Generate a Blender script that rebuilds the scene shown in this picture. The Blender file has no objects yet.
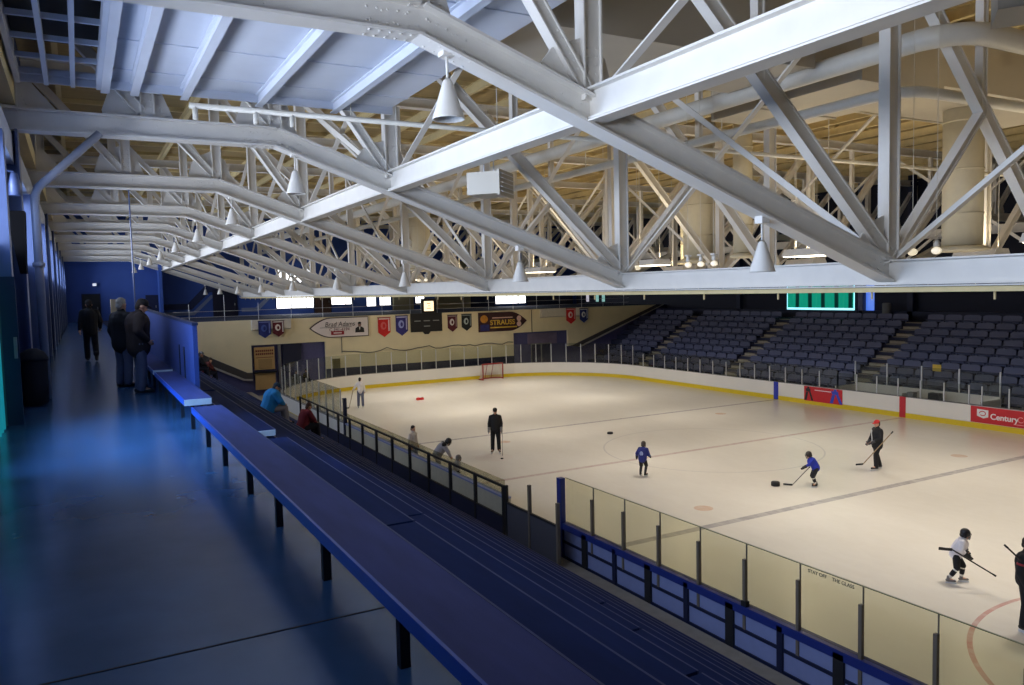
import bpy, math, random
from mathutils import Vector, Matrix
random.seed(7)
S = bpy.context.scene
COL = S.collection
V = Vector
PI = math.pi
R = math.radians
ORD = ['zeroth', 'first', 'second', 'third', 'fourth', 'fifth', 'sixth', 'seventh', 'eighth', 'ninth', 'tenth', 'eleventh',
       'twelfth', 'thirteenth', 'fourteenth', 'fifteenth', 'sixteenth', 'seventeenth', 'eighteenth', 'nineteenth', 'twentieth',
       'twenty-first', 'twenty-second', 'twenty-third', 'twenty-fourth', 'twenty-fifth', 'twenty-sixth', 'twenty-seventh',
       'twenty-eighth', 'twenty-ninth', 'thirtieth']

# ------------------------------------------------------------------ materials
def srgb(r, g, b):
    f = lambda c: (c / 12.92 if c <= .04045 else ((c + .055) / 1.055) ** 2.4)
    return (f(r / 255), f(g / 255), f(b / 255), 1)

MATS = {}
def mat(name, col, rough=.6, metal=0., var=.08, scale=6., bump=0., spec=.5, streak=None):
    if name in MATS: return MATS[name]
    m = bpy.data.materials.new(name); m.use_nodes = True
    nt = m.node_tree; b = nt.nodes['Principled BSDF']
    c = srgb(*col)
    b.inputs['Roughness'].default_value = rough
    b.inputs['Metallic'].default_value = metal
    b.inputs['Specular IOR Level'].default_value = spec
    tc = nt.nodes.new('ShaderNodeTexCoord')
    nz = nt.nodes.new('ShaderNodeTexNoise'); nz.inputs['Scale'].default_value = scale; nz.inputs['Detail'].default_value = 5
    src = tc.outputs['Object']
    if streak:
        mp = nt.nodes.new('ShaderNodeMapping'); mp.inputs['Scale'].default_value = streak
        nt.links.new(src, mp.inputs['Vector']); src = mp.outputs['Vector']
    nt.links.new(src, nz.inputs['Vector'])
    mx = nt.nodes.new('ShaderNodeMix'); mx.data_type = 'RGBA'
    mx.inputs[6].default_value = tuple(max(0, k * (1 - var * 1.6)) for k in c[:3]) + (1,)
    mx.inputs[7].default_value = tuple(min(1, k * (1 + var * 1.6)) for k in c[:3]) + (1,)
    nt.links.new(nz.outputs['Fac'], mx.inputs[0])
    nt.links.new(mx.outputs[2], b.inputs['Base Color'])
    if bump:
        bp = nt.nodes.new('ShaderNodeBump'); bp.inputs['Strength'].default_value = bump; bp.inputs['Distance'].default_value = .02
        nt.links.new(nz.outputs['Fac'], bp.inputs['Height']); nt.links.new(bp.outputs['Normal'], b.inputs['Normal'])
    MATS[name] = m
    return m

def emit(name, col, strength, base=(.8, .8, .8)):
    if name in MATS: return MATS[name]
    m = bpy.data.materials.new(name); m.use_nodes = True
    b = m.node_tree.nodes['Principled BSDF']
    b.inputs['Base Color'].default_value = base + (1,)
    b.inputs['Emission Color'].default_value = srgb(*col)
    b.inputs['Emission Strength'].default_value = strength
    b.inputs['Roughness'].default_value = .4
    MATS[name] = m
    return m

def glass(name, tint, refl=.06):
    m = bpy.data.materials.new(name); m.use_nodes = True
    nt = m.node_tree; nt.nodes.clear()
    out = nt.nodes.new('ShaderNodeOutputMaterial')
    tr = nt.nodes.new('ShaderNodeBsdfTransparent'); tr.inputs['Color'].default_value = tint + (1,)
    gl = nt.nodes.new('ShaderNodeBsdfGlossy'); gl.inputs['Roughness'].default_value = .04
    lw = nt.nodes.new('ShaderNodeLayerWeight'); lw.inputs['Blend'].default_value = .12
    mul = nt.nodes.new('ShaderNodeMath'); mul.operation = 'MULTIPLY_ADD'; mul.inputs[1].default_value = .35; mul.inputs[2].default_value = refl * .3
    mx = nt.nodes.new('ShaderNodeMixShader')
    nt.links.new(lw.outputs['Fresnel'], mul.inputs[0]); nt.links.new(mul.outputs[0], mx.inputs[0])
    nt.links.new(tr.outputs[0], mx.inputs[1]); nt.links.new(gl.outputs[0], mx.inputs[2])
    nt.links.new(mx.outputs[0], out.inputs['Surface'])
    MATS[name] = m
    return m

M_steel = mat('white_steel_paint', (226, 222, 214), .45, var=.05, scale=3)
M_roof = mat('tan_roof_deck', (172, 150, 104), .8, var=.22, scale=2.5, streak=(.3, 4, 1))
M_purlin = mat('tan_roof_steel', (220, 202, 152), .7, var=.08)
M_duct = mat('painted_duct', (190, 182, 166), .55, var=.04, scale=2)
M_pipe = mat('white_pipe', (222, 218, 206), .45, var=.04)
M_cyl = mat('cream_round_duct', (214, 204, 176), .55, var=.04)
M_panel = mat('pale_soffit_panel', (206, 212, 224), .55, var=.04, scale=2)
M_dark = mat('dark_steel', (26, 26, 32), .6, var=.1)
M_navy = mat('navy_paint', (18, 26, 58), .55, var=.1)
M_blue = mat('blue_paint', (42, 58, 112), .5, var=.06)
M_bluewall = mat('blue_wall_paint', (52, 84, 160), .6, var=.08, scale=1.5)
M_wallL = mat('blue_plaster', (44, 62, 112), .6, var=.1, scale=1.5)
M_column = mat('blue_column_paint', (84, 98, 136), .3, var=.06)
M_cream = mat('cream_wall_paint', (232, 218, 180), .75, var=.05, scale=1.2)
M_whiteboard = mat('white_dasher', (226, 222, 214), .35, var=.03, scale=1)
M_yellow = mat('yellow_kick_plate', (214, 186, 26), .45, var=.06)
M_redmark = mat('red_mark', (186, 32, 44), .45)
M_bluemark = mat('blue_mark', (34, 52, 168), .45)
M_capblue = mat('blue_cap_rail', (32, 48, 118), .35, var=.05)
M_panelblue = mat('slate_blue_panel', (128, 138, 182), .5, var=.06)
M_post = mat('bronze_post', (116, 107, 97), .45, metal=.2)
M_alum = mat('pale_aluminium', (206, 208, 212), .35, metal=.3)
M_plank = mat('worn_blue_grey_plank', (54, 62, 112), .6, spec=.22, var=.22, scale=3, streak=(3, .5, 1), bump=.1)
M_plankedge = mat('window_lit_blue_edge', (34, 76, 170), .3, var=.1)  # blue edge paint, with window light on the side face put into its colour
M_plank2 = mat('blue_bleacher_plank', (20, 35, 76), .75, spec=.12, var=.18, scale=3, streak=(3, .5, 1))
M_tread = mat('dark_blue_tread', (13, 25, 56), .8, spec=.1, var=.2, scale=2, streak=(3, .4, 1))
M_nosing = mat('worn_pale_nosing', (38, 50, 92), .5, var=.3, scale=8)
M_white = mat('white_paint', (232, 232, 230), .5)
M_concrete = mat('grey_concrete', (150, 142, 130), .8, var=.15, scale=4, bump=.1)
M_seat = mat('slate_seat_plastic', (84, 90, 122), .5, var=.05)
M_stand = mat('navy_stand_deck', (30, 36, 66), .7, var=.15)
M_aisle = mat('grey_stair_concrete', (158, 150, 136), .8, var=.12)
M_black = mat('black_metal', (14, 14, 16), .5)
M_rubber = mat('black_rubber', (16, 16, 18), .7)
M_grey = mat('mid_grey_paint', (120, 118, 118), .6)
M_mesh = mat('dark_mesh_infill', (74, 74, 84), .7, var=.1, scale=30)
M_brown = mat('brown_wood_door', (70, 46, 34), .6, var=.15, streak=(6, 1, 1))
M_tan = mat('tan_kiosk_board', (196, 160, 104), .7, var=.06)
M_red = mat('red_vinyl', (196, 28, 36), .45, var=.05)
M_pane_near = glass('near_rink_glass', (.92, .92, .83))
M_pane_far = glass('far_rink_glass', (.86, .88, .86))

# ------------------------------------------------------------------ mesh builder
class MB:
    def __init__(s): s.v = []; s.f = []
    def add(s, vs, fs):
        n = len(s.v); s.v += [tuple(p) for p in vs]; s.f += [tuple(i + n for i in f) for f in fs]; return s
    def box(s, x0, x1, y0, y1, z0, z1):
        vs = [(x, y, z) for x in (x0, x1) for y in (y0, y1) for z in (z0, z1)]
        return s.add(vs, [(0, 1, 3, 2), (4, 6, 7, 5), (0, 4, 5, 1), (2, 3, 7, 6), (0, 2, 6, 4), (1, 5, 7, 3)])
    def obox(s, c, size, rot=(0, 0, 0)):
        from mathutils import Euler
        m = Euler(rot).to_matrix(); c = V(c); hx, hy, hz = [k / 2 for k in size]
        vs = [c + m @ V((x, y, z)) for x in (-hx, hx) for y in (-hy, hy) for z in (-hz, hz)]
        return s.add(vs, [(0, 1, 3, 2), (4, 6, 7, 5), (0, 4, 5, 1), (2, 3, 7, 6), (0, 2, 6, 4), (1, 5, 7, 3)])
    def extrude(s, prof, p0, p1, up):
        p0, p1 = V(p0), V(p1); d = (p1 - p0).normalized(); sd = d.cross(V(up)).normalized(); u = sd.cross(d)
        n = len(prof)
        vs = [p0 + sd * a + u * b for a, b in prof] + [p1 + sd * a + u * b for a, b in prof]
        fs = [(i, (i + 1) % n, n + (i + 1) % n, n + i) for i in range(n)]
        fs += [tuple(range(n))[::-1], tuple(range(n, 2 * n))]
        return s.add(vs, fs)
    def bar(s, p0, p1, w, h, up=(0, 0, 1)):
        return s.extrude([(-w / 2, -h / 2), (w / 2, -h / 2), (w / 2, h / 2), (-w / 2, h / 2)], p0, p1, up)
    def ibeam(s, p0, p1, w, h, tf=.03, tw=.03, up=(0, 0, 1)):
        a, b, t = w / 2, h / 2, tw / 2
        pr = [(-a, -b), (a, -b), (a, -b + tf), (t, -b + tf), (t, b - tf), (a, b - tf), (a, b), (-a, b), (-a, b - tf), (-t, b - tf), (-t, -b + tf), (-a, -b + tf)]
        return s.extrude(pr, p0, p1, up)
    def angle(s, p0, p1, w, t=.02, up=(0, 0, 1)):
        pr = [(-w / 2, -w / 2), (w / 2, -w / 2), (w / 2, -w / 2 + t), (-w / 2 + t, -w / 2 + t), (-w / 2 + t, w / 2), (-w / 2, w / 2)]
        return s.extrude(pr, p0, p1, up)
    def tube(s, pts, r, n=12, caps=True):
        pts = [V(p) for p in pts]; rs = r if isinstance(r, (list, tuple)) else [r] * len(pts)
        rings = []; prev = None
        for i, p in enumerate(pts):
            d = (pts[min(i + 1, len(pts) - 1)] - pts[max(i - 1, 0)]).normalized()
            if prev is None:
                a = V((0, 0, 1)) if abs(d.z) < .9 else V((1, 0, 0))
                u = d.cross(a).normalized()
            else:
                u = (prev - d * prev.dot(d)).normalized()
            prev = u; w = d.cross(u)
            rings.append([p + (u * math.cos(2 * PI * k / n) + w * math.sin(2 * PI * k / n)) * rs[i] for k in range(n)])
        vs = [q for r_ in rings for q in r_]
        fs = [(i * n + k, i * n + (k + 1) % n, (i + 1) * n + (k + 1) % n, (i + 1) * n + k) for i in range(len(pts) - 1) for k in range(n)]
        if caps: fs += [tuple(range(n))[::-1], tuple(range((len(pts) - 1) * n, len(pts) * n))]
        return s.add(vs, fs)
    def lathe(s, prof, c=(0, 0, 0), n=24, close=False):
        c = V(c); vs = [c + V((r * math.cos(2 * PI * k / n), r * math.sin(2 * PI * k / n), z)) for r, z in prof for k in range(n)]
        m = len(prof)
        fs = [(i * n + k, i * n + (k + 1) % n, ((i + 1) % m) * n + (k + 1) % n, ((i + 1) % m) * n + k) for i in range(m if close else m - 1) for k in range(n)]
        if not close:
            if prof[0][0] > 1e-6: fs.append(tuple(range(n))[::-1])
            if prof[-1][0] > 1e-6: fs.append(tuple(range((m - 1) * n, m * n)))
        return s.add(vs, fs)
    def ball(s, c, r, n=12, m=8, rot=None):
        c = V(c); r = V(r) if isinstance(r, (tuple, list, Vector)) else V((r, r, r))
        vs = []
        for i in range(m + 1):
            t = PI * i / m
            for k in range(n):
                q = V((r.x * math.sin(t) * math.cos(2 * PI * k / n), r.y * math.sin(t) * math.sin(2 * PI * k / n), r.z * math.cos(t)))
                if rot is not None: q = rot @ q
                vs.append(c + q)
        fs = [(i * n + k, (i + 1) * n + k, (i + 1) * n + (k + 1) % n, i * n + (k + 1) % n) for i in range(m) for k in range(n)]
        return s.add(vs, fs)
    def capsule(s, p0, p1, r0, r1, n=12):
        p0, p1 = V(p0), V(p1); d = p1 - p0; L = d.length
        if L < 1e-5: return s.ball(p0, max(r0, r1))
        d /= L
        pts = []; rs = []
        for t in (1, .92, .75, .5, .25): pts.append(p0 - d * r0 * math.sin(t * PI / 2)); rs.append(max(r0 * math.cos(t * PI / 2), r0 * .02))
        pts.append(p0); rs.append(r0); pts.append(p1); rs.append(r1)
        for t in (.25, .5, .75, .92, 1): pts.append(p1 + d * r1 * math.sin(t * PI / 2)); rs.append(max(r1 * math.cos(t * PI / 2), r1 * .02))
        return s.tube(pts, rs, n)
    def prism(s, poly, axis, a0, a1):
        """poly: list of 2D points; axis 'y' -> (x,z), 'x' -> (y,z), 'z' -> (x,y)"""
        f = {'y': lambda p, a: (p[0], a, p[1]), 'x': lambda p, a: (a, p[0], p[1]), 'z': lambda p, a: (p[0], p[1], a)}[axis]
        n = len(poly); vs = [f(p, a0) for p in poly] + [f(p, a1) for p in poly]
        fs = [(i, (i + 1) % n, n + (i + 1) % n, n + i) for i in range(n)] + [tuple(range(n))[::-1], tuple(range(n, 2 * n))]
        return s.add(vs, fs)
    def rivet(s, c, nrm, r=.016):
        c, nrm = V(c), V(nrm); a = V((0, 0, 1)) if abs(nrm.z) < .9 else V((1, 0, 0)); u = nrm.cross(a).normalized(); w = nrm.cross(u)
        vs = [c + (u * math.cos(k * PI / 3) + w * math.sin(k * PI / 3)) * r for k in range(6)] + \
             [c + nrm * r * .6 + (u * math.cos(k * PI / 3) + w * math.sin(k * PI / 3)) * r * .6 for k in range(6)]
        return s.add(vs, [(k, (k + 1) % 6, 6 + (k + 1) % 6, 6 + k) for k in range(6)] + [tuple(range(6, 12))])
    def mesh(s, name, smooth=False):
        me = bpy.data.meshes.new(name); me.from_pydata(s.v, [], s.f)
        import bmesh
        bm = bmesh.new(); bm.from_mesh(me); bmesh.ops.recalc_face_normals(bm, faces=bm.faces); bm.to_mesh(me); bm.free()
        if smooth:
            for p in me.polygons: p.use_smooth = True
        me.update(); return me
    def build(s, name, m, parent=None, smooth=False, loc=None):
        return link(name, s.mesh(name, smooth), m, parent, loc)

def link(name, me, m, parent=None, loc=None):
    o = bpy.data.objects.new(name, me); COL.objects.link(o)
    if m is not None and not me.materials: me.materials.append(m)
    if parent is not None: o.parent = parent
    if loc is not None: o.location = loc
    return o

def tag(o, label, cat, group=None, kind=None):
    o['label'] = label; o['category'] = cat
    if group: o['group'] = group
    if kind: o['kind'] = kind
    return o
def thing(name, label, cat, loc=(0, 0, 0), rz=0, group=None):
    o = bpy.data.objects.new(name, None); COL.objects.link(o); o.empty_display_size = .1
    o.location = loc; o.rotation_euler = (0, 0, rz)
    return tag(o, label, cat, group)
def struct(o): o['kind'] = 'structure'; return o
KIDS = {}
def kids(o): return [c for c in bpy.data.objects if c.parent is o]
def dup(root, loc, rz=None, label=None):
    r = root.copy(); COL.objects.link(r); r.location = loc
    if rz is not None: r.rotation_euler = (0, 0, rz)
    if label: r['label'] = label
    if root.name not in KIDS: KIDS[root.name] = [(c, kids(c)) for c in kids(root)]
    for c, gs in KIDS[root.name]:
        d = c.copy(); COL.objects.link(d); d.parent = r
        for g in gs:
            e = g.copy(); COL.objects.link(e); e.parent = d
    return r

def textmesh(body, size, m, parent, loc, rot, name='lettering', sx=1., ext=.004, shear=0., bold=0.):
    cu = bpy.data.curves.new('lettering', 'FONT'); cu.body = body; cu.size = size; cu.extrude = ext; cu.align_x = 'CENTER'; cu.align_y = 'CENTER'
    cu.shear = shear; cu.offset = bold
    t = bpy.data.objects.new('tmp', cu); COL.objects.link(t)
    dg = bpy.context.evaluated_depsgraph_get()
    me = bpy.data.meshes.new_from_object(t.evaluated_get(dg)); bpy.data.objects.remove(t)
    me.name = name; me.materials.clear()
    o = link(name, me, m, parent, loc); o.rotation_euler = rot; o.scale = (sx, 1, 1)
    return o

# ------------------------------------------------------------------ camera
CAMZ = 7.0
yw, pt, rl = R(28.80545), R(-3.86284), R(1.38823)
f_ = V((math.sin(yw) * math.cos(pt), math.cos(yw) * math.cos(pt), math.sin(pt)))
r_ = V((math.cos(yw), -math.sin(yw), 0)); d_ = f_.cross(r_)
r2 = math.cos(rl) * r_ + math.sin(rl) * d_; d2 = f_.cross(r2)
cam = bpy.data.cameras.new('camera'); camo = bpy.data.objects.new('camera', cam); COL.objects.link(camo)
cam.sensor_width = 36; cam.lens = 784.475 / 1024 * 36; cam.clip_start = .05; cam.clip_end = 300
camo.matrix_world = Matrix(((r2.x, -d2.x, -f_.x, 0), (r2.y, -d2.y, -f_.y, 0), (r2.z, -d2.z, -f_.z, CAMZ), (0, 0, 0, 1)))
S.camera = camo
S.view_settings.view_transform = 'Standard'; S.view_settings.look = 'None'; S.view_settings.gamma = 1; S.view_settings.use_curve_mapping = False
S.view_settings.exposure = 0.0

# ------------------------------------------------------------------ key dimensions
FL = 5.25                                  # upper walkway level (ice = 0)
XW, XR = -1.1, 48.1                        # side walls
X0, X1, Y0, Y1, CR = 10.5, 36.5, -5.6, 55.4, 8.5   # rink inside the boards
CX, CY = 23.5, 25.2
BLN, BLF = 16.9, 33.5                      # blue lines
TY = [1.22 + 7.78 * k for k in range(10)]  # roof trusses
XB1, XB2 = 6.25, 12.6
ZT = 13.2
def zchord(x):
    x = min(x, 2 * CX - x)
    if x <= 3.75: return 10.25
    if x >= XB2: return 7.16
    return 10.25 + (x - 3.75) * (7.16 - 10.25) / (XB2 - 3.75)

# ------------------------------------------------------------------ ice
def ice_material():
    m = bpy.data.materials.new('ice'); m.use_nodes = True
    nt = m.node_tree; b = nt.nodes['Principled BSDF']; N = nt.nodes.new; L = nt.links.new
    tc = N('ShaderNodeTexCoord'); sep = N('ShaderNodeSeparateXYZ'); L(tc.outputs['Object'], sep.inputs[0])
    def mth(op, a, b2=None, c=None):
        n = N('ShaderNodeMath'); n.operation = op
        for i, q in enumerate((a, b2, c)):
            if q is None: continue
            if isinstance(q, (int, float)): n.inputs[i].default_value = q
            else: L(q, n.inputs[i])
        return n.outputs[0]
    x, y = sep.outputs[0], sep.outputs[1]
    def band(v, c, w): return mth('LESS_THAN', mth('ABSOLUTE', mth('SUBTRACT', v, c)), w)
    def dist(cx, cy):
        a = mth('SUBTRACT', x, cx); d = mth('SUBTRACT', y, cy)
        return mth('SQRT', mth('ADD', mth('MULTIPLY', a, a), mth('MULTIPLY', d, d)))
    def ring(cx, cy, r, w): return band(dist(cx, cy), r, w)
    def disc(cx, cy, r): return mth('LESS_THAN', dist(cx, cy), r)
    def union(ls):
        o = ls[0]
        for q in ls[1:]: o = mth('MAXIMUM', o, q)
        return o
    nz = N('ShaderNodeTexNoise'); nz.inputs['Scale'].default_value = .35; nz.inputs['Detail'].default_value = 8; nz.inputs['Roughness'].default_value = .65
    mp = N('ShaderNodeMapping'); mp.inputs['Scale'].default_value = (1, .45, 1); L(tc.outputs['Object'], mp.inputs[0]); L(mp.outputs[0], nz.inputs['Vector'])
    fine = N('ShaderNodeTexNoise'); fine.inputs['Scale'].default_value = 3; fine.inputs['Detail'].default_value = 6; fine.inputs['Distortion'].default_value = 1.5
    L(mp.outputs[0], fine.inputs['Vector'])
    ramp = N('ShaderNodeValToRGB'); ramp.color_ramp.elements[0].position = .2; ramp.color_ramp.elements[1].position = .85
    ramp.color_ramp.elements[0].color = srgb(222, 214, 202); ramp.color_ramp.elements[1].color = srgb(238, 232, 222)
    L(mth('ADD', mth('MULTIPLY', nz.outputs['Fac'], .7), mth('MULTIPLY', fine.outputs['Fac'], .3)), ramp.inputs[0])
    col = ramp.outputs[0]
    def over(mask, c, fac):
        nonlocal col
        mx = N('ShaderNodeMix'); mx.data_type = 'RGBA'; L(mth('MULTIPLY', mask, fac), mx.inputs[0]); L(col, mx.inputs[6]); mx.inputs[7].default_value = srgb(*c)
        col = mx.outputs[2]
    wear = mth('MULTIPLY_ADD', fine.outputs['Fac'], .9, .05)
    def w(mask, k=1.): return mth('MULTIPLY', mask, mth('MULTIPLY', wear, k))
    over(w(union([band(y, BLN, .15), band(y, BLF, .13)])), (112, 108, 122), .95)
    over(w(band(y, CY, .13)), (168, 112, 112), .75)
    over(w(ring(CX, CY, 4.57, .035)), (120, 120, 150), .45)
    rings = [ring(cx, cy, 4.62, .05) for cx in (17.1, 29.9) for cy in (4.75,)]
    over(w(union(rings), 1.3), (188, 96, 88), .85)
    over(w(union([disc(cx, cy, .3) for cx in (16.84, 30.2) for cy in (18.4, 31.6)]), 1.2), (206, 150, 110), .8)
    over(w(disc(14.9, 28.9, .8)), (224, 176, 160), .2)
    over(w(band(y, -2.2, .03)), (190, 100, 100), .6)
    L(col, b.inputs['Base Color'])
    b.inputs['Roughness'].default_value = .24
    b.inputs['Specular IOR Level'].default_value = .35
    bp = N('ShaderNodeBump'); bp.inputs['Strength'].default_value = .02; bp.inputs['Distance'].default_value = .01
    L(fine.outputs['Fac'], bp.inputs['Height']); L(bp.outputs[0], b.inputs['Normal'])
    return m

def rrect(x0, x1, y0, y1, r, n=14):
    pts = []
    for cx, cy, a0 in ((x1 - r, y1 - r, 0), (x0 + r, y1 - r, PI / 2), (x0 + r, y0 + r, PI), (x1 - r, y0 + r, 1.5 * PI)):
        for k in range(n + 1):
            a = a0 + PI / 2 * k / n; pts.append((cx + r * math.cos(a), cy + r * math.sin(a)))
    return pts
ice = MB().prism(rrect(X0 - .02, X1 + .02, Y0 - .02, Y1 + .02, CR), 'z', -.08, 0.0).build('ice_sheet', ice_material()); struct(ice)
struct(MB().box(X0 - .6, XR, Y0 - 5, 72.5, -.4, -.09).build('floor_arena', M_concrete))

# ------------------------------------------------------------------ boards and glass
def path_boards(offs=0., step=.61):
    """far side going up (+Y), far corner, end, near corner, down the near side; returns (point, outward normal)"""
    P = []
    def seg(a, b, n):
        L = (V(b) - V(a)).length; k = max(1, round(L / step))
        for i in range(k): P.append((V(a) + (V(b) - V(a)) * i / k, V(n)))
    seg((X1, Y0 + CR, 0), (X1, Y1 - CR, 0), (1, 0, 0))
    k = round(CR * PI / 2 / step)
    for i in range(k):
        a = PI / 2 * i / k; n = V((math.cos(a), math.sin(a), 0)); P.append((V((X1 - CR, Y1 - CR, 0)) + n * CR, n))
    seg((X1 - CR, Y1, 0), (X0 + CR, Y1, 0), (0, 1, 0))
    for i in range(k):
        a = PI / 2 + PI / 2 * i / k; n = V((math.cos(a), math.sin(a), 0)); P.append((V((X0 + CR, Y1 - CR, 0)) + n * CR, n))
    seg((X0, Y1 - CR, 0), (X0, 35.05, 0), (-1, 0, 0)); P.append((V((X0, 35.05, 0)), V((-1, 0, 0))))
    return P
def sweep(P, prof):
    b = MB(); n = len(prof)
    vs = [p + nr * o + V((0, 0, z)) for p, nr in P for o, z in prof]
    fs = [(i * n + k, i * n + (k + 1) % n, (i + 1) * n + (k + 1) % n, (i + 1) * n + k) for i in range(len(P) - 1) for k in range(n)]
    fs += [tuple(range(n)), tuple(range((len(P) - 1) * n, len(P) * n))]
    return b.add(vs, fs)
PB = path_boards()
t = thing('dasher_boards', 'white rink boards with yellow kick strip curving around far side and end', 'rink boards', (X1, CY, 0))
def world_part(o, parent):
    o.parent = parent; o.matrix_parent_inverse = Matrix.Translation(parent.location).inverted() if parent.rotation_euler.z == 0 else (Matrix.Translation(parent.location) @ Matrix.Rotation(parent.rotation_euler.z, 4, 'Z')).inverted()
    return o
world_part(sweep(PB, [(0, .26), (.14, .26), (.14, 1.06), (0, 1.06)]).build('panel', M_whiteboard), t)
world_part(sweep(PB, [(-.015, 0), (.14, 0), (.14, .255), (-.015, .255)]).build('kick_plate', M_yellow), t)
world_part(sweep(PB, [(-.02, 1.062), (.16, 1.062), (.16, 1.09), (-.02, 1.09)]).build('cap_rail', M_grey), t)
world_part(MB().box(X1 - .03, X1 + .02, BLF - .17, BLF + .17, .02, 1.08).build('line_mark', M_bluemark), t)
world_part(MB().box(X1 - .03, X1 + .02, CY - .17, CY + .17, .02, 1.08).build('line_mark', M_redmark), t)

def glass_run(name, label, P, z0, ztop, zpost, mpost, mpane, every=2, off=.07, pw=.045):
    t = thing(name, label, 'glass screen', tuple(P[0][0]) )
    idx = list(range(0, len(P), every))
    for a, bq in zip(idx[:-1], idx[1:]):
        seg = P[a:bq + 1]
        g = 0.02
        s2 = [(p, n) for p, n in seg]
        d0 = (s2[1][0] - s2[0][0]).normalized() * g; d1 = (s2[-1][0] - s2[-2][0]).normalized() * g
        s2[0] = (s2[0][0] + d0, s2[0][1]); s2[-1] = (s2[-1][0] - d1, s2[-1][1])
        world_part(sweep(s2, [(off - .006, z0), (off + .006, z0), (off + .006, ztop), (off - .006, ztop)]).build('pane', mpane), t)
    for a in idx:
        p, n = P[a]; c = p + n * off; ang = math.atan2(n.y, n.x)
        b = MB().obox((c.x, c.y, (z0 + zpost) / 2), (.06, pw, zpost - z0), (0, 0, ang))
        world_part(b.build('post', mpost), t)
    return t
nfar = [i for i, (p, n) in enumerate(PB) if n.x == 1]; iend = [i for i, (p, n) in enumerate(PB) if n.x != 1]
ksplit = nfar[-1] + 1
penal = [i for i in nfar if 21.3 < PB[i][0].y < 29.6]
glass_run('glass_screen', 'low clear glass screen on the far boards nearer than the penalty box', PB[0:penal[0] + 1], 1.09, 2.2, 1.98, M_alum, M_pane_far)
glass_run('glass_screen', 'low clear glass screen on far boards in front of the penalty box', PB[penal[0]:penal[-1] + 1], 1.09, 1.98, 1.98, M_alum, M_pane_far)
glass_run('glass_screen', 'long clear glass screen on far boards below the stand seats', PB[penal[-1]:ksplit + 1], 1.09, 2.2, 1.98, M_alum, M_pane_far)
glass_run('glass_screen', 'tall clear glass screen curving around the end of the rink behind the goal', PB[ksplit:], 1.09, 2.6, 2.55, M_alum, M_pane_far)

# ads on the far boards
ad = thing('board_advertisement', 'red advertising panel with two hockey players on far boards', 'advertisement', (X1 - .012, 30.1, .62))
MB().box(-.012, 0, -1.3, 1.3, -.42, .42).build('panel', M_red, ad)
def figure2d(parent, name, y, s, m):
    b = MB()
    b.prism([(y - .1 * s, .1), (y + .16 * s, .12), (y + .2 * s, .3), (y - .08 * s, .3)], 'x', -.02, -.013)
    b.prism([(y - .02 * s, .3), (y + .1 * s, .3), (y + .1 * s, .4), (y - .02 * s, .4)], 'x', -.02, -.013)
    b.prism([(y - .1 * s, .1), (y, .1), (y - .14 * s, -.38), (y - .26 * s, -.38)], 'x', -.02, -.013)
    b.prism([(y + .04 * s, .1), (y + .16 * s, .1), (y + .26 * s, -.38), (y + .13 * s, -.38)], 'x', -.02, -.013)
    return b.build(name, m, parent)
figure2d(ad, 'player_picture', .95, 1.2, mat('black_ink', (20, 14, 16), .5))
figure2d(ad, 'player_picture', -.9, 1.6, mat('blue_ink', (40, 70, 190), .5))
MB().box(-.018, -.012, -.55, .55, .22, .26).build('caption_line', M_white, ad)
ad = thing('board_advertisement', 'red CenturyCollege advertising panel with white logo on far boards', 'advertisement', (X1 - .012, 19.95, .66))
MB().box(-.012, 0, -1.75, 1.75, -.38, .38).build('panel', M_red, ad)
lg = MB()
lg.prism([(1.45 + .0, .26), (1.45, -.06), (1.15, -.16), (.93, -.08), (.93, .24)], 'x', -.018, -.012)
lg.build('logo', M_white, ad)
MB().tube([(-.022, 1.19 + .14 * math.cos(a * PI / 8), .07 + .1 * math.sin(a * PI / 8)) for a in range(0, 15)], .02, 6).build('logo_swirl', M_red, ad)
textmesh('Century', .37, M_white, ad, (-.014, .22, -.04), (PI / 2, 0, -PI / 2), bold=.008)
textmesh('College', .37, mat('pale_pink_ink', (232, 150, 150), .5), ad, (-.014, -.92, -.04), (PI / 2, 0, -PI / 2))
MB().box(-.018, -.012, -1.5, -.2, -.27, -.24).build('rule', mat('pale_pink_ink', (232, 150, 150), .5), ad)

# near boards (close section) with framed outer face
YN0, YN1 = -5.0, 16.45
t = thing('dasher_boards', 'near rink boards with blue cap rail and framed slate-blue panels facing the bleachers', 'rink boards', (X0, 6, 0))
xo = X0 - .15
world_part(MB().box(X0 - .12, X0, YN0, YN1, .0, 1.06).build('panel', M_panelblue), t)
world_part(MB().box(xo - .02, X0 + .02, YN0, YN1, 1.06, 1.12).build('cap_rail', M_capblue), t)
world_part(MB().box(xo - .02, X0 - .12, YN0, YN1, .96, 1.06).build('top_rail', M_capblue), t)
world_part(MB().box(xo, X0 - .12, YN0, YN1, .62, .68).build('middle_rail', M_navy), t)
world_part(MB().box(xo, X0 - .12, YN0, YN1, .18, .28).build('bottom_rail', M_navy), t)
y = 15.45; k = 0
while y > YN0:
    w = .1 if k % 2 == 0 else .06
    world_part(MB().box(xo - .02, X0 - .12, y - w, y + w, .15, 1.06).build('stud', M_dark if k % 2 == 0 else M_navy), t)
    y -= 1.205; k += 1
t = thing('glass_screen', 'near clear glass screen with bronze posts above the blue cap rail', 'glass screen', (X0 - .06, 6, 1.1))
y = 16.35; ys = []
ys = [16.38] + [15.16 - 1.22 * k for k in range(17)]
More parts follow.
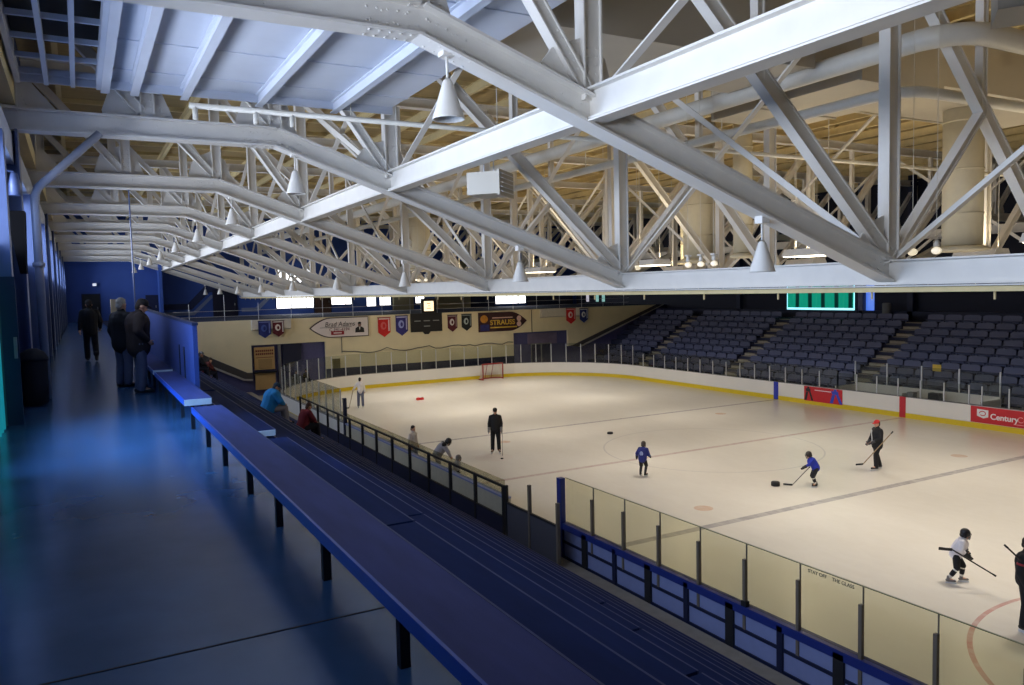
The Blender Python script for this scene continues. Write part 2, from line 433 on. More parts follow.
for a, b in zip(ys[:-1], ys[1:]):
    world_part(MB().box(X0 - .07, X0 - .055, b + .006, a - .006, 1.12, 2.27).build('pane', M_pane_near), t)
    world_part(MB().box(X0 - .075, X0 - .05, b + .006, a - .006, 2.262, 2.275).build('pane_edge', mat('glass_edge_green', (128, 130, 104), .3)), t)
for y in ys[1:]:
    world_part(MB().box(X0 - .145, X0 - .08, y - .03, y + .03, .66, 1.99).build('post', M_post), t)
    world_part(MB().box(X0 - .078, X0 - .045, y - .004, y + .004, 1.12, 2.27).build('joint_strip', M_grey), t)
MB().box(X0 - .2, X0 - .06, 16.4, 16.58, .2, 2.25).build('blue_post', M_capblue)
tag(bpy.data.objects['blue_post'], 'tall dark blue post where the near glass ends at the gate', 'post')
# faint printed line on the near glass
for wd, yy_, zz_ in (('STAY OFF', 8.7, 2.2), ('THE GLASS', 8.2, 2.2)):
    wl = textmesh(wd, .085, mat('grey_print', (110, 110, 96), .5), t, (0, 0, 0), (PI / 2, 0, -PI / 2)); wl.name = 'printed_notice'
    wl.location = V((X0 - .078, yy_, zz_)) - V(t.location)
tag(MB().box(X0 - .17, X0 - .08, 10.2, 10.32, 1.12, 1.22).build('puck_stack', M_rubber), 'small black puck stack sitting on the blue cap rail', 'puck')

# players' bench boards behind the black railing
t = thing('dasher_boards', 'grey boards of the near side behind the black railing', 'rink boards', (X0, 26, 0))
world_part(MB().box(X0 - .14, X0, 19.4, 35.0, 0, 1.05).build('panel', mat('grey_dasher', (186, 180, 160), .5)), t)
world_part(MB().box(X0 - .18, X0 + .02, 19.4, 35.0, 1.05, 1.1).build('cap_rail', M_panelblue), t)
t = thing('glass_screen', 'knee-high clear glass strip on the boards behind the black railing', 'glass screen', (X0, 26, 1.1))
yy = 19.6
while yy < 34.6:
    world_part(MB().box(X0 - .08, X0 - .065, yy, yy + 1.45, 1.1, 1.55).build('pane', M_pane_near), t); yy += 1.47
tag(MB().box(X0 - .2, X0 - .06, 34.75, 34.93, .2, 2.25).build('blue_post', M_navy), 'dark blue post at the far end of the black railing', 'post')

# black railing + gate
t = thing('railing', 'black post railing with dark lower panels along the foot of bleachers', 'railing', (9.8, 27, .25))
rp = [18.5, 20.24, 21.99, 23.7, 25.4, 27.14, 28.9, 30.6, 32.3, 34.0, 35.7, 37.4, 39.1, 40.8]
for y in rp: world_part(MB().box(9.76, 9.84, y - .05, y + .05, .25, 1.72).build('post', M_dark), t)
world_part(MB().box(9.77, 9.83, rp[0], rp[-1], 1.66, 1.72).build('top_rail', M_dark), t)
for a, b in zip(rp[:-1], rp[1:]): world_part(MB().box(9.78, 9.82, a + .05, b - .05, .27, .82).build('lower_panel', M_navy), t)
world_part(MB().box(9.77, 9.83, rp[0], rp[-1], .82, .86).build('middle_rail', M_dark), t)
t = thing('gate', 'low dark mesh gate between the black railing and the blue post', 'gate', (9.8, 16.9, .25))
for y, h in ((18.34, 1.75), (17.1, 2.02), (15.75, 1.86)): world_part(MB().box(9.76, 9.84, y - .04, y + .04, .25, h).build('post', M_post if h > 1.8 else M_dark), t)
for a, b in ((15.79, 17.06), (17.14, 18.3)):
    world_part(MB().box(9.785, 9.815, a, b, .3, 1.26).build('mesh_panel', M_mesh), t)
    world_part(MB().box(9.77, 9.83, a, b, 1.26, 1.31).build('top_rail', M_dark), t)

# ------------------------------------------------------------------ near side: walkway, bench rows, bleacher deck
def floor_material():
    m = mat('painted_walkway', (60, 92, 126), .22, var=.3, scale=1.3, bump=.05)
    return m
MF = floor_material()
struct(MB().box(XW - .2, 1.5, -9, 72.5, FL - .3, FL).build('floor', MF))
struct(MB().box(1.5, XR, 57.26, 72.5, FL - .3, FL).build('floor_concourse', mat('matte_concourse_floor', (46, 52, 74), .95, spec=.1)))
# stains and seam of the walkway paint
tag(MB().box(-1.0, 1.45, 4.09, 4.105, FL, FL + .002).build('floor_seam', mat('seam_dirt', (40, 44, 44), .8)), 'dark expansion seam across the walkway floor', 'floor seam')
prof = [(1.5, FL - .3)]
dk = []
RUN, RISE = .79, .5
poly = [(1.5, -.3)]
for k in range(1, 10):
    poly += [(1.5 + RUN * (k - 1), FL - RISE * k), (1.5 + RUN * k, FL - RISE * k)]
poly += [(1.5 + RUN * 9, .25), (10.3, .25), (10.3, -.3)]
struct(MB().prism(poly, 'y', -9, 56.9).build('bleacher_deck', M_tread))
struct(MB().box(1.5 + RUN * 9 + .01, 10.29, -9, 56.9, .25, .262).build('floor_rinkside', M_concrete))

def bench(k, y0, y1, label, leg_ys, toproom=M_plank, edge=M_plankedge, endcap=False, group=None):
    zb = FL + .44 - RISE * k; x0 = 1.11 + RUN * k; x1 = x0 + .33
    t = thing('bench', label, 'bench', ((x0 + x1) / 2, (y0 + y1) / 2, FL - RISE * k), 0, group)
    world_part(MB().box(x0 + .012, x1, y0, y1, zb - .05, zb).build('plank', toproom), t)
    world_part(MB().box(x0 - .004, x0 + .012, y0, y1, zb - .07, zb + .003).build('edge_strip', edge), t)
    world_part(MB().box(x1, x1 + .012, y0, y1, zb - .05, zb + .002).build('nosing', M_nosing), t)
    if endcap: world_part(MB().box(x0, x1, y0 - .015, y0, zb - .075, zb + .002).build('end_cap', M_white), t)
    for ly in leg_ys:
        world_part(MB().box((x0 + x1) / 2 - .055, (x0 + x1) / 2 - .005, ly - .025, ly + .025, FL - RISE * k, zb - .05).build('leg', M_dark), t)
    return t
bench(0, -4.5, 10.0, 'long blue walkway bench nearest the camera', [-3.2, -1.9, -.6, .7, 2.05, 3.39, 4.7, 6.0, 7.15, 8.5, 9.7], group='walkway benches')
bench(0, 10.75, 15.2, 'middle blue walkway bench with a white end beside the blue parapet', [11.1, 12.3, 13.5, 14.7], endcap=True, group='walkway benches')
bench(0, 15.55, 23.6, 'far blue walkway bench beyond the standing men', [15.9, 17.2, 18.5, 19.8, 21.1, 22.4, 23.3], endcap=True, group='walkway benches')
segs = {1: [(-6, 5.72), (5.76, 10.1), (10.75, 16.0), (16.2, 26), (26.2, 36), (36.2, 48)]}
for k in range(1, 10):
    sg = segs.get(k) or [(-6 + (k % 3) * 1.3, 4.1 + (k * 1.7) % 5), (4.14 + (k * 1.7) % 5, 15 + k * .4), (15.04 + k * .4, 27), (27.15, 38), (38.15, 50)]
    for i, (a, b) in enumerate(sg):
        n = max(2, int((b - a) / 2.4)); ly = [a + .4 + (b - a - .8) * q / (n - 1) for q in range(n)]
        bench(k, a, b, f'blue bleacher bench, {ORD[k]} row below the walkway bench, {ORD[i + 1]} length from the camera', ly, M_plank2, M_capblue, endcap=(k == 1 and i == 2), group='bleacher benches')
# parapet wall of the stair opening
t = thing('parapet_wall', 'blue solid parapet wall rising between walkway bench and bleachers', 'wall panel', (1.56, 18, FL))
world_part(MB().prism([(12.55, 3.9), (24, 3.9), (24, 6.72), (12.55, 6.58)], 'x', 1.465, 1.53).build('panel', M_blue), t)
world_part(MB().prism([(12.5, 6.58), (24, 6.72), (24, 6.76), (12.5, 6.62)], 'x', 1.455, 1.54).build('cap', M_navy), t)
for y in (13.75, 14.45): world_part(MB().box(1.455, 1.467, y - .05, y + .05, 5.5, 6.2).build('slot', M_black), t)
# scraps of paper
for i, (x, y, k, lab) in enumerate([(2.9, 8.2, 2, 'white paper scrap on the bleachers beside second row bench'), (3.9, 8.3, 3, 'small pale paper scrap on third row of bleachers'),
                                   (8.9, 17.4, 10, 'pale paper scrap lying at the foot of the bleachers'), (9.2, 12.0, 10, 'crumpled paper lying below the near boards'),
                                   (3.4, 14.5, 3, 'white sheet of paper on the bleachers behind the front benches'), (9.3, 10.6, 10, 'white cup lid lying on concrete below the boards')]):
    z = FL - RISE * k + .003 if k < 10 else .265
    b = MB(); q = .12
    vs = [(x - q, y - q * .8, z), (x + q * .6, y - q, z + .01), (x + q, y + q * .7, z + .004), (x - q * .5, y + q, z + .03), (x, y, z + .02)]
    b.add(vs, [(0, 1, 4), (1, 2, 4), (2, 3, 4), (3, 0, 4)])
    tag(b.build('paper_scrap', M_white), lab, 'litter', 'litter on the bleachers')

# ------------------------------------------------------------------ left wall
struct(MB().box(XW - .25, XW, -9, 72.5, FL - .3, 14).build('wall_left', M_wallL))
struct(MB().box(XW, XW + .22, -9, 72.4, 9.45, 9.98).build('trim_1', mat('pale_eave_plate', (196, 202, 216), .5)))
struct(MB().box(XW, XW + .3, -9, 72.4, 10.5, 10.9).build('trim_2', M_purlin))
M_day = emit('daylight_pane', (150, 185, 255), 2.2)
nw = 1
for i in range(len(TY) - 1):
    ya, yb = TY[i] + .9, TY[i + 1] - .9
    w = MB().box(XW - .002, XW + .012, ya, yb, 7.75, 9.3).build(f'window_{nw}', M_day); struct(w); nw += 1
    fr = MB()
    for z in (7.72, 9.3): fr.box(XW, XW + .05, ya - .05, yb + .05, z, z + .06)
    for y in [ya - .05 + (yb - ya + .05) * q / 4 for q in range(5)]: fr.box(XW, XW + .05, y, y + .05, 7.72, 9.36)
    fr.build('window_frame', M_column, w)
for i, y in enumerate(TY[1:9]):
    b = MB().ibeam((-.93, y, FL), (-.93, y, 10.05), .5, .28, .04, .04, up=(1, 0, 0))
    struct(b.build('column', M_column))
    b = MB().box(XW, -1.0, y - .3, y + .25, FL, 9.4); struct(b.build('pilaster', M_wallL))
for i in range(1, 9):
    y = (TY[i] + TY[i + 1]) / 2 + .35
    struct(MB().box(XW, -.8, y - .17, y + .17, FL, 9.4).build('mullion_column', M_column))
# dark lower cladding on the mid-bay column and the green curtained window beside it
t = thing('door_leaf', 'dark open door leaf standing at the left wall beside green window', 'door', (-.9, 13.3, FL))
world_part(MB().box(-1.08, -.77, 13.05, 13.11, FL, 7.35).build('leaf', M_navy), t)
world_part(MB().box(-.83, -.79, 13.0, 13.05, 6.2, 6.5).build('handle', M_grey), t)
def curtain_mat(name, c1, c2, s):  # backlit glow and dark folds are put into the curtain colour
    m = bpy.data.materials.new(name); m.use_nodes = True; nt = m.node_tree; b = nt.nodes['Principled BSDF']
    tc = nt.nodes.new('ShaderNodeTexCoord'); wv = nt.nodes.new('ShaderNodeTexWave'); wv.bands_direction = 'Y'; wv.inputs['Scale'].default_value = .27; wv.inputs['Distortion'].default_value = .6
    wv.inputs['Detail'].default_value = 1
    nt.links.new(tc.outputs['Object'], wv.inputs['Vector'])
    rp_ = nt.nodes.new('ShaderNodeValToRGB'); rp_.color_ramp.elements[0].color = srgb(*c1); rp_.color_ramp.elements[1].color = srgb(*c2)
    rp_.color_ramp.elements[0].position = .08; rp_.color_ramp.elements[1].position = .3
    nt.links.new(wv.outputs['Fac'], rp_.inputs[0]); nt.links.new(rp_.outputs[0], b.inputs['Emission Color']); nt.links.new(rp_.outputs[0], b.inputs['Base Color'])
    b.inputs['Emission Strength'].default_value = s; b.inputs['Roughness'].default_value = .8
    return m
def curtain(name, x, y0, y1, z0, z1, m, amp=.04, per=.32):
    n = int((y1 - y0) / per * 6); vs = []; fs = []
    for i in range(n + 1):
        y = y0 + (y1 - y0) * i / n; dx = amp * math.sin(2 * PI * (y - y0) / per)
        vs += [(x + dx, y, z0), (x + dx, y, z1), (x + dx + .01, y, z0), (x + dx + .01, y, z1)]
    for i in range(n):
        a = 4 * i; fs += [(a, a + 4, a + 5, a + 1), (a + 2, a + 3, a + 7, a + 6)]
    return MB().add(vs, fs).mesh(name, True)
w = MB().box(XW, XW + .01, 9.9, 12.8, FL + .05, 7.4).build('window_20', emit('teal_daylight', (60, 190, 200), 1.2)); struct(w)
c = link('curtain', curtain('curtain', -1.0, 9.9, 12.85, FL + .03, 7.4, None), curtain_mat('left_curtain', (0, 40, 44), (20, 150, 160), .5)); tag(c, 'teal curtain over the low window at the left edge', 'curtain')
# trash can
t = thing('trash_can', 'dark blue lidded trash can standing against the left wall', 'trash can', (-.72, 15.35, FL))
MB().lathe([(.17, 0), (.2, .05), (.21, .74), (.21, .76)], n=20).build('bin', mat('black_plastic', (14, 16, 26), .8), t, True)
MB().lathe([(.225, .75), (.225, .8), (.17, .9), (.06, .96), (0.001, .96)], n=20).build('lid', mat('black_plastic', (14, 16, 26), .8), t, True)
MB().box(.1, .16, -.1, .1, .82, .88).build('flap', M_dark, t)
# downpipe
t = thing('drain_pipe', 'painted drain pipe with elbow crossing under truss at left wall', 'pipe', (-.58, 16.3, FL))
pp = [(-.58, 16.3, FL), (-.58, 16.3, 8.7), (-.57, 16.3, 8.88), (-.52, 16.3, 9.0), (-.42, 16.3, 9.1), (.5, 16.3, 10.02)]
world_part(MB().tube(pp, .072, 14).build('pipe', mat('grey_blue_pipe', (150, 156, 172), .3), None, True), t)
world_part(MB().tube([(-.58, 16.3, 7.6), (-.58, 16.3, 7.68)], .1, 14).build('coupling', mat('grey_blue_pipe', (150, 156, 172), .3), None, True), t)
# loudspeaker
t = thing('loudspeaker', 'dark wedge loudspeaker mounted high on left wall before second column', 'loudspeaker', (-.78, 15.1, 7.95))
MB().prism([(-.16, .5), (.1, .5), (.07, -.5), (-.02, -.5)], 'y', -.2, .2)  .build('cabinet', mat('matte_black', (8, 8, 10), .95, spec=.1), t)
MB().box(-.3, -.12, -.04, .04, .1, .2).build('bracket', M_dark, t)
# small bell lamp on wall
t = thing('wall_lamp', 'small bell lamp fixed to left wall beside drain pipe', 'lamp', (-.85, 15.9, 8.9))
MB().lathe([(.015, .3), (.05, .28), (.09, .1), (.1, -.1), (.085, -.1), (.04, .24)], n=16).build('shade', M_column, t, True)
MB().bar((0, 0, .3), (-.25, 0, .34), .03, .03).build('arm', M_column, t)

# ------------------------------------------------------------------ roof trusses
BN = [-.9, 1.35, 3.75, XB1, 9.42, XB2, 18.05, CX]
def mir(x): return 2 * CX - x
MAIN = [-.9, 1.35, 3.75, XB1, XB2, 18.05, CX]
def build_truss():
    t = thing('roof_truss', 'x', 'roof truss', (0, 0, 0), 0, 'white riveted roof trusses')
    xs = [-1.0, 3.75, XB2, mir(XB2), mir(3.75), 48.0]
    b = MB()
    for a, c in zip(xs[:-1], xs[1:]):
        b.ibeam((a, 0, zchord(a)), (c, 0, zchord(c)), .34, .4, .035, .04)
    for xb in (3.75, XB2, mir(3.75), mir(XB2)):
        for side in (-1, 1):
            for i in range(5):
                for j in (-1, 1):
                    x = xb + side * (.12 + .13 * i); z = zchord(x) - .205
                    sl = (zchord(x + .01) - zchord(x - .01)) / .02
                    n = V((sl, 0, -1)).normalized(); b.rivet((x, j * .1, z), n, .022)
                    b.rivet((x, j * .19 * 0 - .022, zchord(x) + j * .08), (0, -1, 0), .018)
    b.build('bottom_chord', M_steel, t)
    MB().ibeam((-1.0, 0, ZT), (48.0, 0, ZT), .3, .34, .03, .04).build('top_chord', M_steel, t)
    def post(x, w=.3, d=.22, z0=None): 
        zb = (zchord(x) + .15) if z0 is None else z0
        b = MB().ibeam((x, 0, zb), (x, 0, ZT - .1), d, w, .025, d * .6, up=(1, 0, 0))
        if w > .2:
            for i in range(6):
                for e in (-1, 1): b.rivet((x + e * w * .22, -d * .3 - .001, zb + .15 + .11 * i), (0, -1, 0), .016)
        b.build('vertical', M_steel, t)
    def diag(x0, z0, x1, z1, w=.24):
        b = MB().ibeam((x0, 0, z0), (x1, 0, z1), .2, w, .025, .14)
        d = (V((x1, 0, z1)) - V((x0, 0, z0))).normalized()
        for i in range(6):
            for e in (-1, 1):
                c = V((x1, -.071, z1)) - d * (.28 + .11 * i) + V((-d.z, 0, d.x)) * e * .05
                b.rivet(c, (0, -1, 0), .016)
        b.build('diagonal', M_steel, t)
    for x in MAIN: post(x, .3 if x > 5 else .26)
    for x in MAIN[:-1]: post(mir(x), .3 if x > 5 else .26)
    for x in (9.42, 15.3, mir(9.42), mir(15.3)):
        post(x, .16, .16, 10.15)
    tops = MAIN
    for a, c in zip(MAIN[:-1], MAIN[1:]):
        for s in (0, 1):
            fx = (lambda q: mir(q)) if s else (lambda q: q)
            diag(fx(a), ZT - .1, fx(c - .1 * (c < CX)), zchord(c) + .3, .26 if a > 5 else .2)
    # sub-diagonals from the long panels' midpoints
    for (xm, zm, xe) in ((9.42, 10.15, 6.25), (15.3, 10.15, 12.6)):
        for s in (0, 1):
            fx = (lambda q: mir(q)) if s else (lambda q: q)
            if xm > 10: diag(fx(xm), zm, fx(xe), zchord(xe) + .15, .14)
    # gussets
    for x in MAIN:
        for s in (0, 1):
            if s and x == CX: continue
            xx = mir(x) if s else x; sg = -1 if s else 1
            z = zchord(x); b = MB()
            if x < 0: pl = [(0, -.15), (.75, -.15), (.75, .2), (.3, .75), (0, .75)]
            else: pl = [(-.7, -.1), (.45, -.1), (.5, .12), (.25, .75), (-.15, .98), (-.6, .8), (-.78, .3)] 
            if XB1 - .1 < x < XB2 + .1 or x == 3.75:
                pl = [(px, pz + (zchord(x + px) - z)) if pz < .35 else (px, pz) for px, pz in pl]
            pl = [(xx + sg * px, z + pz) for px, pz in pl]
            b.prism(pl, 'y', -.018, .018)
            for i in range(4): b.rivet((xx + sg * (.3 - .03 * i), -.031, z + .22 + i * .07), (0, -1, 0), .016)
            for i in range(9):
                dx = -.6 + .15 * i
                if x > 0: b.rivet((xx + sg * dx, -.021, z + zchord(x + dx) - z + (.06 if i % 2 else -.06)), (0, -1, 0), .017)
            b.build('gusset_plate', M_steel, t)
    return t
truss = build_truss()
truss.location = (0, TY[1], 0)
tl = ['large white truss closest overhead, its bend at the top of the picture', 'second white truss from the camera, meeting left wall above the drain pipe'] + \
     [f'white roof truss, {ORD[i]} from the camera in the receding row' for i in range(3, 10)]
truss['label'] = tl[0]
for i, y in enumerate(TY[2:]): dup(truss, (0, y, 0), label=tl[i + 1])
dup(truss, (0, TY[0], 0), label='white roof truss passing above and beside the camera')

# longitudinal beams
def long_beam(x, zc, label, w=.26, h=.42):
    b = MB().ibeam((x, -8, zc), (x, 72.4, zc), w, h, .03, .03)
    t = thing('longitudinal_beam', label, 'steel beam', (x, 30, zc), 0, 'longitudinal roof beams')
    world_part(b.build('beam', M_steel), t)
    world_part(MB().box(x - w / 2 - .02, x + w / 2 + .02, -8, 72.4, zc - h / 2 - .035, zc - h / 2 - .012).build('flange_plate', M_steel), t)
    if zc < 8:
        world_part(MB().box(x - .05, x + .2, -8, 72.4, zc - h / 2 - .13, zc - h / 2 - .04).build('cable_tray', M_purlin), t)
        b = MB()
        for q in range(36): b.tube([(x + .1, -6 + 2.2 * q, zc - h / 2 - .13), (x + .1, -6 + 2.2 * q, zc - h / 2 - .26)], .02, 6)
        o = world_part(b.build('sprinkler_heads', M_purlin), t); o['kind'] = 'stuff'
long_beam(XB1 , 9.47, 'brightly lit white beam running away where the trusses slope')
long_beam(XB2, 7.14, 'lowest white beam running away at the foot of the sloping trusses', .3, .44)
long_beam(mir(XB2), 7.14, 'low beam running away above the far edge of the ice', .3, .44)
long_beam(mir(XB1), 9.47, 'far slope beam running away above the stand seats')

# X bracing between trusses
def brace(x, i, z0, label):
    a, b = TY[i], TY[i + 1]
    t = thing('sway_brace', label, 'steel bracing', (x, (a + b) / 2, (z0 + ZT) / 2), 0, 'crossed bracing between trusses')
    world_part(MB().angle((x - .05, a, z0 + .2), (x - .05, b, ZT - .2), .13, .02).build('brace_bar', M_steel), t)
    world_part(MB().angle((x + .09, b, z0 + .2), (x + .09, a, ZT - .2), .13, .02).build('brace_bar', M_steel), t)
for nm, x in (('upper bright beam', XB1), ('lowest white beam', XB2), ('low far beam', mir(XB2))):
    for i in range(9 if x < 20 else 9):
        if x > 20 and i < 1: continue
        brace(x, i, zchord(x), f'white crossed bracing above the {nm}, {ORD[i + 1]} bay from the camera')
for i in range(2, 9):
    brace(CX, i, 7.2, f'tan-lit crossed bracing over the rink middle, {ORD[i + 1]} bay from the camera')

# ------------------------------------------------------------------ roof deck
struct(MB().box(XW - .25, XR + .2, -9, 72.7, 13.95, 14.2).build('ceiling', M_roof))
npur = 0
for k in range(25):
    x = -.2 + 2 * k
    b = MB().ibeam((x, -8.5, 13.66), (x, 72.3, 13.66), .14, .3, .02, .02)
    tag(b.build('roof_purlin', M_purlin), f'tan roof purlin under the deck, {ORD[k + 1]} from the left wall', 'roof purlin', 'purlins under the roof deck')
nrib = 0
for k in range(31):
    y = -3.5 + 2.5 * k
    b = MB().box(XW, XR, y - .05, y + .05, 13.8, 13.96)
    tag(b.build('deck_rib', M_purlin), f'thin cross rib of the roof deck, {ORD[k + 1] if k < 30 else "last"} from the camera', 'roof rib', 'cross ribs of the roof deck')

# soffit platform top-left between the first two trusses
t = thing('ceiling_platform', 'pale blue-lit soffit platform of panels and joists at top left', 'ceiling platform', (2, 12.5, 10.95))
for a, b in ((.6, 1.95), (1.98, 3.3), (3.33, 4.8), (4.83, 6.1)):
    m = MB().box(a, b, TY[1] + .2, 16.15, 10.95, 11.0)
    for q in range(4): m.box(a, b, TY[1] + 1.0 + 1.75 * q, TY[1] + 1.06 + 1.75 * q, 10.93, 10.95)
    world_part(m.build('panel', M_panel), t)
for x in (.62, 1.1, 1.95, 3.32, 4.82):
    world_part(MB().ibeam((x, TY[1] - 4, 10.83), (x, 16.2, 10.83), .14, .22, .02, .02).build('joist', M_panel), t)
world_part(MB().box(-.7, 6.1, 16.15, 16.2, 10.8, 11.05).build('end_strip', M_panel), t)
t = thing('ceiling_grille', 'dark coffered ceiling grille in the top left corner', 'ceiling grille', (-.1, 12.5, 10.95))
g = MB()
for x in (-.75, -.32, .08, .48): g.box(x, x + .07, TY[1] + .2, 16.1, 10.75, 11.0)
for q in range(7): g.box(-.75, .5, 9.6 + 1.05 * q, 9.65 + 1.05 * q, 10.88, 10.96)
world_part(g.build('slats', M_panel), t)
world_part(MB().box(-.75, .55, TY[1] + .2, 16.1, 11.5, 11.53).build('dark_void_sheet', M_black), t)  # black sheet stands in for the dark void above the slats
# sprinkler pipe along the platform edge
t = thing('sprinkler_pipe', 'thin white sprinkler pipe crossing behind the first truss', 'pipe', (7, 15.9, 10.57))
world_part(MB().tube([(2.0, 15.9, 10.57), (40, 15.9, 10.57)], .055, 10).build('pipe', M_pipe, None, True), t)
for x in (2.1, 3.2, 3.9): 
    world_part(MB().tube([(x, 15.9, 10.57), (x, 15.9, 10.32)], .05, 10).build('valve', M_pipe, None, True), t)
for x in (5.1, 8.5, 11.9, 15.3):
    world_part(MB().tube([(x, 15.9, 10.6), (x, 15.9, 13.8)], .012, 6).build('hanger_rod', M_pipe), t)
tag(MB().tube([(1.4, 24.7, 13.0), (1.4, 24.7, FL)], .02, 8).build('hanging_conduit', M_column), 'thin vertical conduit hanging behind the standing men', 'conduit')

# pendant cone lamps
def cone_lamp(x, y, label):
    t = thing('pendant_lamp', label, 'lamp', (x, y, zchord(x) - .2), 0, 'white cone lamps under the trusses')
    MB().box(-.08, .08, -.08, .08, -.04, .1).build('mounting_box', M_steel, t)
    MB().tube([(0, 0, 0), (0, 0, -.32)], .018, 8).build('stem', M_steel, t, True)
    MB().lathe([(.03, -.3), (.06, -.34), (.085, -.42), (.2, -.78), (.205, -.8), (.19, -.8), (.07, -.44), (.03, -.36)], n=28, close=True).build('shade', M_steel, t, True)
    MB().ball((0, 0, -.6), (.06, .06, .09)).build('bulb', mat('unlit_bulb', (150, 160, 180), .2), t, True)
    return t
l0 = cone_lamp(4.13, TY[1], 'large white cone lamp hanging from the closest truss bend')
KIDS.clear()
for x, w in ((4.13, 'bend'), (9.5, 'lower slope')):
    for i, y in enumerate(TY[1:]):
        if (x, i) == (4.13, 0): continue
        l = dup(l0, (x, y, zchord(x) - .2 - (.06 if x > 5 else 0)), label=f'white cone lamp hanging at the {w} of the {ORD[i + 1]} truss from the camera')
# unit heaters
def heater(c, rz, label, s=1.):
    t = thing('unit_heater', label, 'heater', c, rz)
    MB().box(-.36 * s, .36 * s, -.3 * s, .3 * s, -.2 * s, .2 * s).build('cabinet', M_duct, t)
    MB().box(-.39 * s, .39 * s, -.34 * s, -.3 * s, -.23 * s, .23 * s).build('front_frame', M_duct, t)
    g = MB()
    for q in range(5): g.obox((0, -.36 * s, (-.16 + .08 * q) * s), (.66 * s, .05 * s, .012 * s), (.5, 0, 0))
    g.build('louvers', M_alum, t)
    for x in (-.25, .25): MB().tube([(x * s, 0, .2 * s), (x * s, 0, .7 * s)], .012, 6).build('hanger_rod', M_alum, t)
heater((6.75, 13.0, 8.93), R(42), 'white box heater hung under the bright beam between trusses')
heater((9.35, 5.0, 10.1), R(35), 'pale box heater cut off by the top right corner', 1.05)

# ------------------------------------------------------------------ ducts over the rink
def box_duct(x0, x1, y0, y1, z0, z1, label, flanges=True):
    t = thing('air_duct', label, 'air duct', ((x0 + x1) / 2, (y0 + y1) / 2, z0))
    world_part(MB().box(x0, x1, y0, y1, z0, z1).build('duct', M_duct), t)
    for y in [y0 + 3 * q for q in range(int((y1 - y0) / 3) + 1)]:
        b = MB().box(x0 - .04, x1 + .04, y, y + .06, z0 - .04, z0).box(x0 - .04, x0, y, y + .06, z0, z1).box(x1, x1 + .04, y, y + .06, z0, z1)
        world_part(b.build('seam_flange', M_duct), t)
    return t
box_duct(2.6, 13.4, 11.3, 13.7, 11.4, 13.1, 'long grey cross duct above the first bay behind the closest truss')
box_duct(15.2, 18.05, 11.5, 16.2, 11.4, 13.1, 'grey rectangular air duct with a corner at upper right')
box_duct(19.2, 27.5, 12.6, 15.8, 12.0, 13.2, 'tan rectangular cross duct at the upper right edge')
def round_pipe(pts, r, label):
    t = thing('round_pipe', label, 'pipe', pts[0])
    world_part(MB().tube(pts, r, 16).build('pipe', M_pipe, None, True), t)
    return t
def elbow_path(x, y0, z, y1, xe, rad):
    p = [(x, y0, z)]
    for k in range(9):
        a = PI / 2 * k / 8; p.append((x + rad - rad * math.cos(a), y1 + rad - rad * math.sin(a), z))
    p.append((xe, y1, z)); return p
p = round_pipe(elbow_path(13.7, 68, 11.36, 8.45, 40, .9), .2, 'large white round pipe with elbow turning right under ducts')
for x in (18, 24, 30, 36): world_part(MB().tube([(x, 8.45, 11.5), (x, 8.45, 13.7)], .02, 6).build('hanger_rod', M_pipe), p)
p = round_pipe(elbow_path(13.7, 68, 10.55, 9.45, 40, .7), .11, 'slimmer white round pipe with elbow below the large one')
for y in (20, 28, 36): world_part(MB().tube([(13.7, y, 10.6), (13.7, y, 11.1)], .015, 6).build('hanger_rod', M_pipe), p)
def drum(x, y, r, z0, z1, label):
    t = thing('round_duct', label, 'air duct', (x, y, z0))
    MB().lathe([(r, .0), (r, z1 - z0)], n=32).build('drum', M_cyl, t, True)
    MB().lathe([(r * 1.02, -.02), (r * 1.35, -.1), (r * 1.35, -.16), (r * .9, -.2)], n=32).build('diffuser_flange', M_cyl, t, True)
    for z in (.9, 2.2, 3.6): MB().lathe([(r + .02, z), (r + .02, z + .05)], n=32).build('seam_band', M_cyl, t, True)
drum(23.5, 25.75, .72, 8.15, 13.94, 'wide cream round duct dropping over the rink middle')
drum(23.3, 14.2, .55, 8.0, 11.99, 'cream round duct dropping near the right edge')
drum(16.5, 40.5, .7, 8.3, 13.94, 'cream round duct far back behind sloping trusses')
drum(29.5, 33.0, .6, 8.3, 13.94, 'cream round duct beyond the slim white pipe')
drum(20.5, 20.3, .33, 8.1, 13.94, 'narrow cream round duct beside the second truss vertical')

# ------------------------------------------------------------------ rink lamps (fluorescent high-bays) and their light
M_lens = emit('lamp_lens', (255, 236, 200), 6.0)
lamp0 = None
rows = [(19.5, 'near'), (28.2, 'far')]
LAMPS = []
for x, w in rows:
    for i, y in enumerate([1.0, 9.5, 16.5, 24.2, 32.5, 41.0, 49.5]):
        lab = f'lit fluorescent rink lamp of the {w} row, {ORD[i + 1]} from the camera'
        if lamp0 is None:
            lamp0 = thing('rink_lamp', lab, 'lamp', (x, y, 7.8), 0, 'lit lamps over the ice')
            MB().prism([(-.5, .0), (.5, .0), (.36, .22), (-.36, .22)], 'y', -.75, .75).build('housing', M_white, lamp0)
            MB().box(-.44, .44, -.7, .7, -.02, -.002).build('lens', M_lens, lamp0)
            for yy in (-.6, .6): MB().tube([(0, yy, .22), (0, yy, 4.8)], .012, 6).build('hanger_rod', M_pipe, lamp0)
            KIDS.clear()
        else: dup(lamp0, (x, y, 7.8), label=lab)
        LAMPS.append((x, y, 7.75))
